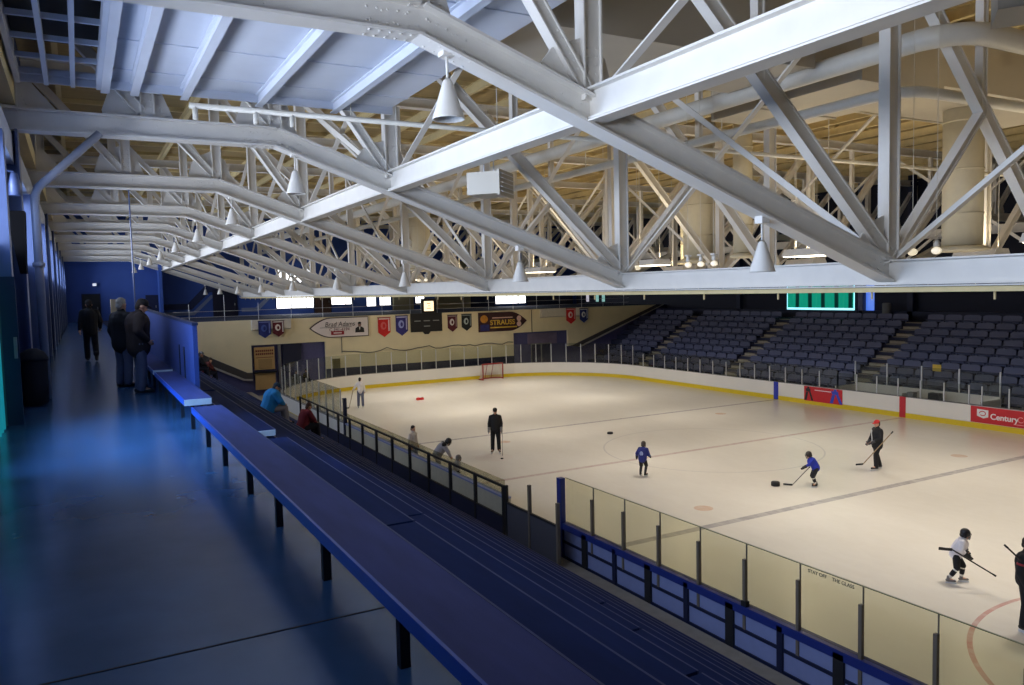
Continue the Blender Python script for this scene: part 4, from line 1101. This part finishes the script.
M_skin = mat('skin', (196, 148, 122), .6, var=.03)
BASE = dict(pelvis=(0, 0, .95), waist=(0, 0, 1.08), chest=(0, 0, 1.3), neck=(0, -.01, 1.47), head=(0, .02, 1.63),
            sl=(-.17, 0, 1.4), sr=(.17, 0, 1.4), el=(-.235, -.03, 1.13), er=(.235, -.03, 1.13), wl=(-.24, .06, .9), wr=(.24, .06, .9),
            hl=(-.09, 0, .92), hr=(.09, 0, .92), kl=(-.1, .03, .5), kr=(.1, .03, .5), al=(-.1, -.01, .09), ar=(.1, -.01, .09), tl=(-.12, .17, .04), tr=(.12, .17, .04))
def person(label, loc, face, height, pose=None, jacket=(20, 20, 24), trousers=(20, 20, 24), shoes=(18, 18, 18), hair=(40, 30, 24), hat=None, helmet=None,
           gloves=None, skates=False, kid=False, bulky=1., socks=None, stripe=None, hood=None, numberpatch=None, sleeve_stripe=None, mask=False, group=None, skirt=.0, belt=None):
    J = {k: V(v) for k, v in BASE.items()}
    for k, v in (pose or {}).items(): J[k] = V(v)
    s = height / 1.76
    lift = .06 if skates else 0
    if lift:
        for k in J: J[k].z += lift
    s = height / (1.76 + lift)
    t = thing('person', label, 'person', loc, face, group); 
    hs = 1.22 if kid else 1.0
    hd = J['head']; nk = J['neck']
    hz = (hd - nk).normalized()
    fwd = V(pose.get('look', (0, 1, 0))).normalized() if pose else V((0, 1, 0))
    rt = fwd.cross(hz).normalized(); fw = hz.cross(rt).normalized()
    rot = Matrix((rt, fw, hz)).transposed()
    def hp(x, y, z): return hd + rot @ (V((x, y, z)) * hs)
    vox = .012
    b = MB()
    sc = lambda p: p * s
    def cap(mb, a, c, r0, r1): mb.capsule(J[a] * s if isinstance(a, str) else a * s, J[c] * s if isinstance(c, str) else c * s, r0 * s, r1 * s)
    # body: head with features
    b.ball(hp(0, -.01, .03) * s, V((.077, .096, .105)) * hs * s, 16, 12, rot)
    b.ball(hp(0, .025, -.05) * s, V((.058, .066, .07)) * hs * s, 14, 10, rot)
    b.ball(hp(0, .1, -.02) * s, V((.016, .024, .03)) * hs * s, 8, 6, rot)
    b.ball(hp(0, .075, .025) * s, V((.05, .02, .014)) * hs * s, 10, 6, rot)
    b.ball(hp(0, .082, -.068) * s, V((.028, .014, .012)) * hs * s, 8, 6, rot)
    b.ball(hp(0, .07, -.1) * s, V((.026, .022, .02)) * hs * s, 8, 6, rot)
    for x in (-.08, .08): b.ball(hp(x, -.01, -.01) * s, V((.014, .028, .036)) * hs * s, 8, 6, rot)
    b.capsule(nk * s - V((0, 0, .03 * s)), hp(0, -.015, -.05) * s, .058 * s, .054 * s)
    cap(b, 'pelvis', 'waist', .13, .125); cap(b, 'waist', 'chest', .125, .15); cap(b, 'chest', 'neck', .13, .06)
    for q in 'lr':
        cap(b, 'chest', 's' + q, .1, .065); cap(b, 's' + q, 'e' + q, .058, .044); cap(b, 'e' + q, 'w' + q, .043, .028)
        cap(b, 'pelvis', 'h' + q, .12, .095); cap(b, 'h' + q, 'k' + q, .09, .058); cap(b, 'k' + q, 'a' + q, .056, .04); cap(b, 'a' + q, 't' + q, .04, .03)
        # hand: palm, five fingers
        w = J['w' + q]; d = (w - J['e' + q]).normalized(); side = V((1 if q == 'r' else -1, 0, 0))
        inn = V((0, 1, 0)) - d * d.dot(V((0, 1, 0)))
        if inn.length < .2: inn = V((0, 0, 1)) - d * d.z
        inn.normalize(); nrm = d.cross(inn).normalized()
        if nrm.dot(side) > 0: nrm = -nrm         # palm faces the body
        b.capsule(w * s, (w + d * .06) * s, .03 * s, .034 * s)
        for i, (o_, L) in enumerate(((.03, .07), (.011, .082), (-.009, .076), (-.028, .06))):
            base = w + d * .085 + inn * o_; k1 = base + d * L * .5 + nrm * .012; k2 = k1 + d * L * .35 + nrm * .03
            b.capsule(base * s, k1 * s, .0105 * s, .0095 * s, 8); b.capsule(k1 * s, k2 * s, .0095 * s, .0085 * s, 8)
        th = w + d * .03 + inn * .03; k1 = th + d * .035 + inn * .03 + nrm * .008; k2 = k1 + d * .03 + nrm * .01
        b.capsule(th * s, k1 * s, .013 * s, .011 * s, 8); b.capsule(k1 * s, k2 * s, .011 * s, .009 * s, 8)
    remeshed(b, 'body', M_skin, t, .011 * max(s, .8), 3)
    if not mask:
        e = MB()
        for x in (-.032, .032): e.ball(hp(x, .087, .012) * s, V((.012, .009, .009)) * hs * s, 8, 6, rot)
        e.build('eyes', mat('dark_eye', (30, 24, 22), .3), t, True)
        MB().ball(hp(0, .092, -.068) * s, V((.024, .008, .006)) * hs * s, 8, 6, rot).build('mouth', mat('lips', (150, 84, 76), .5), t, True)
    # trousers
    b = MB(); cap(b, 'pelvis', 'waist', .155, .145)
    lowz = .16 if socks is None else 0
    for q in 'lr':
        cap(b, 'pelvis', 'h' + q, .14, .118); cap(b, 'h' + q, 'k' + q, .112, .085 if not socks else .1)
        if not socks: 
            an = J['k' + q].lerp(J['a' + q], .97); b.capsule(J['k' + q] * s, an * s, .085 * s, .078 * s)
        else:
            kk = J['h' + q].lerp(J['k' + q], .92); b.capsule(J['h' + q] * s, kk * s, .12 * s, .105 * s)
    remeshed(b, 'trousers', mat('cloth_%d_%d_%d' % trousers, trousers, .85, var=.1), t, vox, 3)
    if socks:
        for i, q in enumerate('lr'):
            b = MB(); b.capsule(J['k' + q].lerp(J['a' + q], .05) * s, J['k' + q].lerp(J['a' + q], .8) * s, .082 * s, .066 * s)
            remeshed(b, 'sock', mat('cloth_%d_%d_%d' % socks, socks, .85, var=.06), t, vox, 3)
            b = MB(); a0, a1 = J['k' + q].lerp(J['a' + q], .3), J['k' + q].lerp(J['a' + q], .62)
            if socks[0] > 100: b.capsule(a0 * s, a1 * s, .083 * s, .078 * s); remeshed(b, 'sock_band', mat('cloth_20_20_24', (20, 20, 24), .85), t, vox, 2)
    # shoes / skates
    for q in 'lr':
        b = MB(); a, tt = J['a' + q], J['t' + q]; heel = a + (a - tt).normalized() * .05; heel.z = tt.z
        b.capsule(heel * s, tt * s, .045 * s, .042 * s); b.capsule((a + V((0, 0, .05))) * s, V((a.x, a.y, tt.z)) * s, .056 * s, .05 * s)
        remeshed(b, 'skate' if skates else 'shoe', mat('shoe_%d_%d_%d' % shoes, shoes, .5), t, vox, 3)
        if skates:
            k_ = MB(); p0 = V((heel.x, heel.y, tt.z - .075)); p1 = V((tt.x, tt.y, tt.z - .075)); dd = (p1 - p0).normalized()
            k_.bar((p0 - dd * .04) * s, (p1 + dd * .05) * s, .012 * s, .05 * s); k_.build('skate_blade', M_alum, t)
    # jacket
    b = MB(); bk = bulky
    cap(b, 'waist', 'chest', .162 * bk, .18 * bk); cap(b, 'chest', 'neck', .165 * bk, .075)
    hem = J['pelvis'] + (J['pelvis'] - J['waist']).normalized() * skirt
    b.capsule(J['waist'] * s, hem * s, .165 * bk * s, .168 * bk * s)
    for q in 'lr':
        cap(b, 'chest', 's' + q, .14 * bk, .08 * bk); cap(b, 's' + q, 'e' + q, .079 * bk, .068 * bk); cap(b, 'neck', 's' + q, .072, .072 * bk)
        wr = J['e' + q].lerp(J['w' + q], .94); b.capsule(J['e' + q] * s, wr * s, .068 * bk * s, .052 * s)
    mj = mat('jacket_%d_%d_%d' % jacket, jacket, .8, var=.1, scale=8)
    remeshed(b, 'jacket', mj, t, vox, 4)
    MB().capsule((nk + V((0, .01, -.02))) * s, (nk + V((0, .015, .035))) * s, .082 * s, .076 * s).build('collar', mj, t, True)
    if hood:
        b = MB(); b.capsule((nk + V((0, -.06, -.03))) * s, (nk + V((0, -.03, .03))) * s, .1 * s, .1 * s); b.capsule(J['sl'] * s + V((0, 0, .02 * s)), J['sr'] * s + V((0, 0, .02 * s)), .1 * s, .1 * s)
        remeshed(b, 'yoke', mat('jacket_%d_%d_%d' % hood, hood, .8), t, vox, 3)
    if numberpatch:
        c = (J['chest'].lerp(J['waist'], .45)); yb = -.183 * bk if numberpatch[3] < 0 else .183 * bk
        b = MB(); b.ball((c + V((0, yb * .93, 0))) * s, V((.1, .03, .13)) * s, 12, 8); b.build('number_patch', mat('patch_%d_%d_%d' % numberpatch[:3], numberpatch[:3], .8), t, True)
    if stripe:
        b = MB(); a = J['chest'] + V((.05, .172 * bk, .1)); c = J['waist'] + V((.02, .165 * bk, -.1)); b.capsule(a * s, c * s, .022 * s, .02 * s); b.build('front_stripe', mat('stripe_%d_%d_%d' % stripe, stripe, .7), t, True)
    if sleeve_stripe:
        for q in 'lr':
            a = J['s' + q].lerp(J['e' + q], .45); d = (J['e' + q] - J['s' + q]).normalized()
            MB().tube([(a - d * .02) * s, (a + d * .02) * s], .086 * bk * s, 14).build('sleeve_stripe', mat('stripe_%d_%d_%d' % sleeve_stripe, sleeve_stripe, .7), t, True)
    if gloves:
        for q in 'lr':
            w = J['w' + q]; d = (w - J['e' + q]).normalized(); b = MB()
            big = 1.35 if gloves[0] == 'h' else 1.
            b.capsule((w - d * .07) * s, w * s, .062 * big * s, .05 * big * s); b.capsule(w * s, (w + d * .08) * s, .05 * big * s, .05 * big * s)
            inn = V((0, 1, 0)) - d * d.y
            inn.normalize()
            for i in range(4): 
                p0 = w + d * .09 + inn * (.035 - .022 * i) * big; b.capsule(p0 * s, (p0 + d * .05 * big + V((0, .02, -.02))) * s, .017 * big * s, .015 * big * s, 8)
            b.capsule((w + inn * .04) * s, (w + inn * .075 * big + d * .05) * s, .018 * s, .015 * s, 8)
            remeshed(b, 'glove', mat('glove_%d_%d_%d' % gloves[1], gloves[1], .6), t, vox, 2)
    if hair and not helmet:
        b = MB(); b.ball(hp(0, -.022, .05) * s, V((.086, .1, .1)) * hs * s, 16, 12, rot); b.ball(hp(0, -.06, -.02) * s, V((.07, .055, .08)) * hs * s, 12, 8, rot)
        remeshed(b, 'hair', mat('hair_%d_%d_%d' % hair, hair, .8, var=.2, scale=30), t, vox * .8, 2)
    if hat:
        b = MB(); b.ball(hp(0, -.008, .07) * s, V((.092, .108, .085)) * hs * s, 16, 12, rot); b.ball(hp(0, .1, .05) * s, V((.075, .085, .014)) * hs * s, 14, 6, rot)
        remeshed(b, 'cap', mat('cap_%d_%d_%d' % hat, hat, .8), t, vox * .8, 2)
    if helmet:
        b = MB(); b.ball(hp(0, -.012, .045) * s, V((.108, .128, .12)) * hs * s, 18, 12, rot); b.ball(hp(0, -.05, -.03) * s, V((.1, .085, .075)) * hs * s, 14, 10, rot)
        for x in (-.085, .085): b.ball(hp(x, .0, -.03) * s, V((.025, .05, .06)) * hs * s, 10, 8, rot)
        remeshed(b, 'helmet', mat('helmet_%d_%d_%d' % helmet, helmet, .35), t, vox, 2)
        c = MB()
        for i in range(5):
            z = -.1 + .035 * i; c.tube([hp(.09 * math.sin(a), .02 + .115 * math.cos(a), z) * s for a in [(-1.3 + .26 * k) for k in range(11)]], .006 * s, 5)
        for a in (-1, -.5, 0, .5, 1): c.tube([hp(.09 * math.sin(a), .02 + .115 * math.cos(a), z) * s for z in (-.11, -.03, .06)], .006 * s, 5)
        c.build('face_cage', M_black, t)
    return t

def facing(x, y): return math.atan2(-(0 - x), (0 - y))     # rotation that turns +Y toward the camera's ground point
def toward(dx, dy): return math.atan2(-dx, dy)

WALK = dict(kl=(-.1, .16, .52), al=(-.1, .1, .1), tl=(-.11, .27, .06), kr=(.1, -.05, .5), ar=(.1, -.32, .2), tr=(.11, -.2, .07), wl=(-.27, -.1, .92), wr=(.27, .2, .95), er=(.26, .02, 1.15))
person('person in black coat walking away down the walkway past the others', (.25, 25.4, FL), toward(-.05, 1), 1.74, dict(WALK, head=(0, .05, 1.62), look=(0, 1, -.15)), jacket=(12, 12, 14), trousers=(14, 14, 18), hat=(12, 12, 14), bulky=1.22, skirt=.05)
person('person in dark jacket with pale hair, mostly behind the capped man at the bench', (.72, 17.35, FL), toward(.8, .7), 1.76, dict(look=(0, 1, -.1)), jacket=(16, 16, 20), trousers=(96, 100, 122), hair=(150, 146, 136), bulky=1.22, skirt=.08)
person('person in dark brown jacket, jeans and black cap looking down beside the bench', (.93, 16.05, FL), toward(1, .15), 1.76, dict(head=(0, .09, 1.6), neck=(0, .02, 1.46), look=(0, 1, -.5), wl=(-.2, .12, .98), wr=(.2, .12, .98), el=(-.27, -.06, 1.16), er=(.27, -.06, 1.16)),
       jacket=(46, 34, 30), trousers=(92, 96, 118), hat=(14, 14, 16), bulky=1.25, skirt=.1)
SIT = dict(pelvis=(0, 0, .12), waist=(0, .06, .26), chest=(0, .14, .46), neck=(0, .2, .6), head=(0, .28, .74), sl=(-.185, .17, .58), sr=(.185, .17, .58),
           el=(-.26, .3, .34), er=(.26, .3, .34), wl=(-.1, .46, .22), wr=(.1, .46, .22), hl=(-.1, .04, .1), hr=(.1, .04, .1), kl=(-.14, .48, .12), kr=(.14, .48, .12),
           al=(-.13, .52, -.3), ar=(.13, .52, -.3), tl=(-.14, .7, -.36), tr=(.14, .7, -.36), look=(0, 1, -.3))
def bz(k): return FL + .44 - RISE * k
person('person in bright blue hooded jacket sitting hunched on the bleachers', (5.22, 26.1, bz(5)), toward(1, .1), 1.9, SIT, jacket=(36, 140, 214), trousers=(150, 146, 150), hair=(40, 50, 60), hat=(24, 60, 92), bulky=1.5)
person('person in dark red jacket sitting one row below the blue jacket', (6.0, 24.9, bz(6)), toward(1, .3), 1.72, SIT, jacket=(112, 20, 34), trousers=(30, 30, 40), hair=(70, 44, 30), bulky=1.2)
person('person in dark clothes and pale hat sitting far back under the sloping stripe', (4.42, 37.5, bz(4)), toward(1, .2), 1.72, SIT, jacket=(22, 22, 30), trousers=(30, 34, 50), hat=(150, 150, 150), bulky=1.2)
person('person in dark jacket with red bag colours sitting beyond the pale-hatted one', (5.2, 40.5, bz(5)), toward(1, .2), 1.7, SIT, jacket=(90, 26, 24), trousers=(30, 30, 44), hair=(30, 24, 22), bulky=1.2)
STAND = dict(kl=(-.12, .04, .5), kr=(.12, .04, .5), al=(-.13, 0, .09), ar=(.13, 0, .09), tl=(-.17, .16, .04), tr=(.17, .16, .04))
person('person in black jacket with pale sleeve standing outside the rink corner glass', (13.15, 55.6, -.09), toward(.5, -1), 1.76, STAND, jacket=(18, 18, 22), trousers=(24, 24, 34), sleeve_stripe=(190, 190, 190), bulky=1.15)
person('person in plain black jacket standing right of another outside rink corner', (13.95, 55.95, -.09), toward(.6, -1), 1.8, STAND, jacket=(12, 12, 16), trousers=(20, 20, 30), hat=(14, 14, 16), bulky=1.15)

# skaters
person('person in white shirt and jeans skating with a stick at the far end', (14.76, 46.2, 0), toward(.3, 1), 1.86, dict(STAND, el=(-.32, .05, 1.18), wl=(-.42, .25, 1.02), look=(.4, 1, -.1)), jacket=(226, 220, 216), trousers=(86, 92, 116), hair=(26, 22, 20), skates=True, shoes=(190, 186, 180))
person('person all in black with a cap standing mid-ice facing the camera', (15.37, 29.62, 0), facing(15.37, 29.62), 1.95, dict(STAND, wl=(-.24, .14, .92), wr=(.26, .14, .92), head=(0, .03, 1.63)), jacket=(18, 18, 20), trousers=(16, 16, 18), hat=(26, 24, 22), skates=True, bulky=1.12, gloves=('s', (120, 116, 112)), shoes=(120, 100, 86))
KIDP = dict(chest=(0, .06, 1.27), neck=(0, .1, 1.43), head=(0, .14, 1.62), sl=(-.19, .07, 1.38), sr=(.19, .07, 1.38), pelvis=(0, -.04, .9), hl=(-.1, -.04, .87), hr=(.1, -.04, .87))
person('kid in blue jersey with white number skating with back turned', (17.93, 22.8, 0), toward(1, .62), 1.26, dict(KIDP, kl=(-.13, .1, .48), al=(-.13, -.05, .1), tl=(-.15, .12, .05), kr=(.14, .14, .5), ar=(.2, -.22, .16), tr=(.26, -.05, .1), el=(-.34, .05, 1.12), wl=(-.4, .18, .92), er=(.3, .08, 1.1), wr=(.3, .28, .98)),
       jacket=(36, 44, 116), trousers=(30, 24, 28), helmet=(72, 60, 48), kid=True, skates=True, gloves=('h', (24, 22, 26)), socks=(40, 38, 46), bulky=1.4, numberpatch=(150, 160, 200, -1), mask=True)
person('kid in royal blue jersey stretching a stick toward a puck', (21.74, 18.25, 0), toward(-.78, .5), 1.27, dict(KIDP, chest=(0, .16, 1.22), neck=(0, .24, 1.36), head=(0, .3, 1.53), sl=(-.19, .18, 1.32), sr=(.19, .18, 1.32), waist=(0, .03, 1.05), el=(-.26, .36, 1.12), wl=(-.2, .56, .98), er=(.32, -.02, 1.12), wr=(.36, -.12, .9), kl=(-.13, .14, .48), al=(-.13, 0, .1), tl=(-.15, .17, .05), kr=(.13, .1, .48), ar=(.13, -.1, .1), tr=(.15, .08, .05)),
       jacket=(30, 46, 160), trousers=(24, 22, 26), helmet=(36, 28, 26), kid=True, skates=True, gloves=('h', (26, 18, 18)), socks=(216, 208, 196), bulky=1.22, numberpatch=(150, 160, 220, 1), mask=True)
person('person in black tracksuit and red cap skating with a stick near the far boards', (25.57, 18.66, 0), toward(-.85, .3), 1.86, dict(STAND, kl=(-.12, .14, .52), al=(-.12, .12, .1), tl=(-.13, .3, .05), kr=(.13, -.06, .5), ar=(.14, -.2, .1), tr=(.16, -.02, .05), el=(-.27, .06, 1.16), wl=(-.12, .26, 1.0), er=(.28, .02, 1.14), wr=(.14, .26, .96)),
       jacket=(22, 22, 26), trousers=(20, 20, 26), hat=(206, 50, 50), skates=True, bulky=1.15, stripe=(220, 220, 220), shoes=(60, 58, 60), gloves=('s', (60, 60, 66)), skirt=.1)
person('kid in white jersey and black helmet carrying a stick low at right', (17.38, 10.6, 0), toward(.62, -.78), 1.29, dict(KIDP, chest=(0, .12, 1.25), neck=(0, .18, 1.4), head=(0, .22, 1.58), sl=(-.19, .13, 1.36), sr=(.19, .13, 1.36), er=(.28, .08, 1.12), wr=(.22, .26, .95), el=(-.28, .1, 1.12), wl=(-.2, .24, 1.0),
       kl=(-.13, .18, .5), al=(-.13, .14, .1), tl=(-.14, .32, .05), kr=(.14, -.02, .48), ar=(.16, -.26, .12), tr=(.18, -.08, .06)),
       jacket=(226, 220, 222), trousers=(22, 22, 26), helmet=(20, 20, 22), kid=True, skates=True, gloves=('h', (24, 24, 26)), socks=(214, 208, 200), bulky=1.2, numberpatch=(70, 70, 90, 1), mask=True, shoes=(110, 106, 104))
person('person in black with a thin red chest line cut by the right edge', (16.1, 8.42, 0), toward(.2, -1), 1.88, dict(STAND, look=(.2, 1, 0)), jacket=(18, 16, 20), trousers=(18, 16, 20), hair=(40, 34, 30), skates=True, sleeve_stripe=(150, 40, 50), bulky=1.15)
person('person in pale grey jacket and jeans behind the railing near the boards', (11.35, 29.0, 0), toward(.6, -1), 1.7, STAND, jacket=(196, 188, 184), trousers=(120, 130, 156), hair=(34, 26, 24), skates=True)
person('person in grey jersey with black shoulders bending over the near boards', (11.35, 26.6, 0), toward(1, -.3), 1.72, dict(STAND, waist=(0, .06, 1.06), chest=(0, .2, 1.22), neck=(0, .34, 1.32), head=(0, .44, 1.43), sl=(-.185, .26, 1.32), sr=(.185, .26, 1.32), el=(-.24, .4, 1.08), er=(.24, .4, 1.08), wl=(-.16, .5, .86), wr=(.16, .5, .86), look=(0, 1, -.6)),
       jacket=(150, 148, 156), trousers=(150, 150, 158), helmet=(26, 20, 22), hood=(26, 20, 22), skates=True, bulky=1.2, mask=True)
person('kid in pale jersey and grey helmet low behind the railing', (11.35, 24.95, 0), toward(1, -.2), 1.2, KIDP, jacket=(176, 174, 186), trousers=(40, 40, 60), helmet=(110, 104, 100), kid=True, skates=True, gloves=('h', (40, 40, 50)), socks=(170, 166, 166), bulky=1.2, mask=True)

# hockey sticks
def stick(p0, p1, blade_dir, label, mshaft=M_black, blade=True):
    t = thing('hockey_stick', label, 'hockey stick', p1)
    p0, p1 = V(p0) - V(p1), V((0, 0, 0))
    MB().bar(p0, p1, .022, .03).build('shaft', mshaft, t)
    d = V(blade_dir).normalized(); u = V((0, 0, 1))
    if blade:
        b = MB(); pts = [p1, p1 + d * .1 + V((0, 0, -.0)), p1 + d * .3 + d.cross(u) * .03]
        b.bar(pts[0], pts[1], .014, .065); b.bar(pts[1], pts[2], .012, .065)
        b.build('blade', M_black, t)
    MB().bar(p0, p0.lerp(p1, .07), .032, .036).build('grip', M_black, t)
stick((15.6, 29.42, 1.0), (15.46, 29.2, .04), (-.4, -1, 0), 'black stick held upright by the man in black', mat('grey_shaft', (120, 116, 112), .5))
stick((21.55, 18.3, .72), (21.18, 18.72, .06), (-.65, .75, 0), 'dark stick stretched out by the royal blue skater', mat('grey_shaft', (120, 116, 112), .5))
stick((25.75, 18.15, 1.5), (24.7, 18.6, .35), (-1, .2, 0), 'tan stick carried across by the man in red cap', mat('tan_shaft', (150, 130, 100), .5))
stick((17.48, 9.78, .4), (16.86, 10.4, .94), (-1, .45, .12), 'black stick carried behind the kid in white jersey', mat('dark_shaft', (44, 36, 34), .5))
stick((15.55, 8.55, 1.8), (16.3, 8.1, .95), (1, 0, 0), 'dark stick of the skater at the right edge', mat('dark_shaft', (44, 36, 34), .5), blade=False)
stick((14.45, 46.6, 1.15), (14.05, 46.3, .06), (-1, .2, 0), 'pale stick held by the skater in white shirt', mat('tan_shaft', (150, 130, 100), .5))

# ------------------------------------------------------------------ lights
def area(name, loc, direction, sx, sy, energy, col, spread=180):
    l = bpy.data.lights.new(name, 'AREA'); l.shape = 'RECTANGLE'; l.size = sx; l.size_y = sy; l.energy = energy; l.color = col; l.spread = R(spread)
    o = bpy.data.objects.new(name, l); COL.objects.link(o); o.location = loc
    o.rotation_euler = V(direction).to_track_quat('-Z', 'Y').to_euler()
    return o
LAMP_W, WIN_W, LOW_W, UP_W = 198, 280, 280, 55
for x, y, z in LAMPS: area('rink_lamp_light', (x, y, z), (0, 0, -1), .86, 1.4, LAMP_W, (1.0, .94, .84), 125); area('added_roof_uplight', (x, y, z + .35), (0, 0, 1), .5, 1.4, UP_W, (1.0, .82, .53), 170)  # the upward lights are added to brighten the roof
for i in range(len(TY) - 1):
    ya, yb = TY[i] + 1, TY[i + 1] - 1
    area('window_daylight', (XW + .08, (ya + yb) / 2, 8.5), (1, 0, .06), yb - ya, 1.4, WIN_W, (.77, .85, 1.0), 110)
area('low_window_daylight', (XW + .16, 10.6, 6.5), (1, .0, -.35), 4.0, 1.8, LOW_W, (.24, .5, 1.0), 125)
area('far_door_daylight', (XW + .1, 33.5, 6.3), (1, 0, -.3), 2.2, 1.8, 14, (.5, .7, 1.0))
for x, w, e in ((17.3, 3.2, 110), (39.7, 3.4, 90), (25, 3, 60)): area('concourse_daylight', (x, 72.3, 6.4), (0, -1, 0), w, 1.1, e, (.85, .92, 1.0))
struct(MB().box(XW - .25, XR + .2, -9.25, -9, -.4, 14).build('wall_front', M_wallL))
W = bpy.data.worlds.new('world'); S.world = W; W.use_nodes = True
W.node_tree.nodes['Background'].inputs[0].default_value = (.5, .62, .9, 1); W.node_tree.nodes['Background'].inputs[1].default_value = .05
S.cycles.use_denoising = True
S.cycles.max_bounces = 8; S.cycles.diffuse_bounces = 4; S.cycles.transparent_max_bounces = 24
S.cycles.caustics_reflective = False; S.cycles.caustics_refractive = False
S.cycles.sample_clamp_indirect = 4
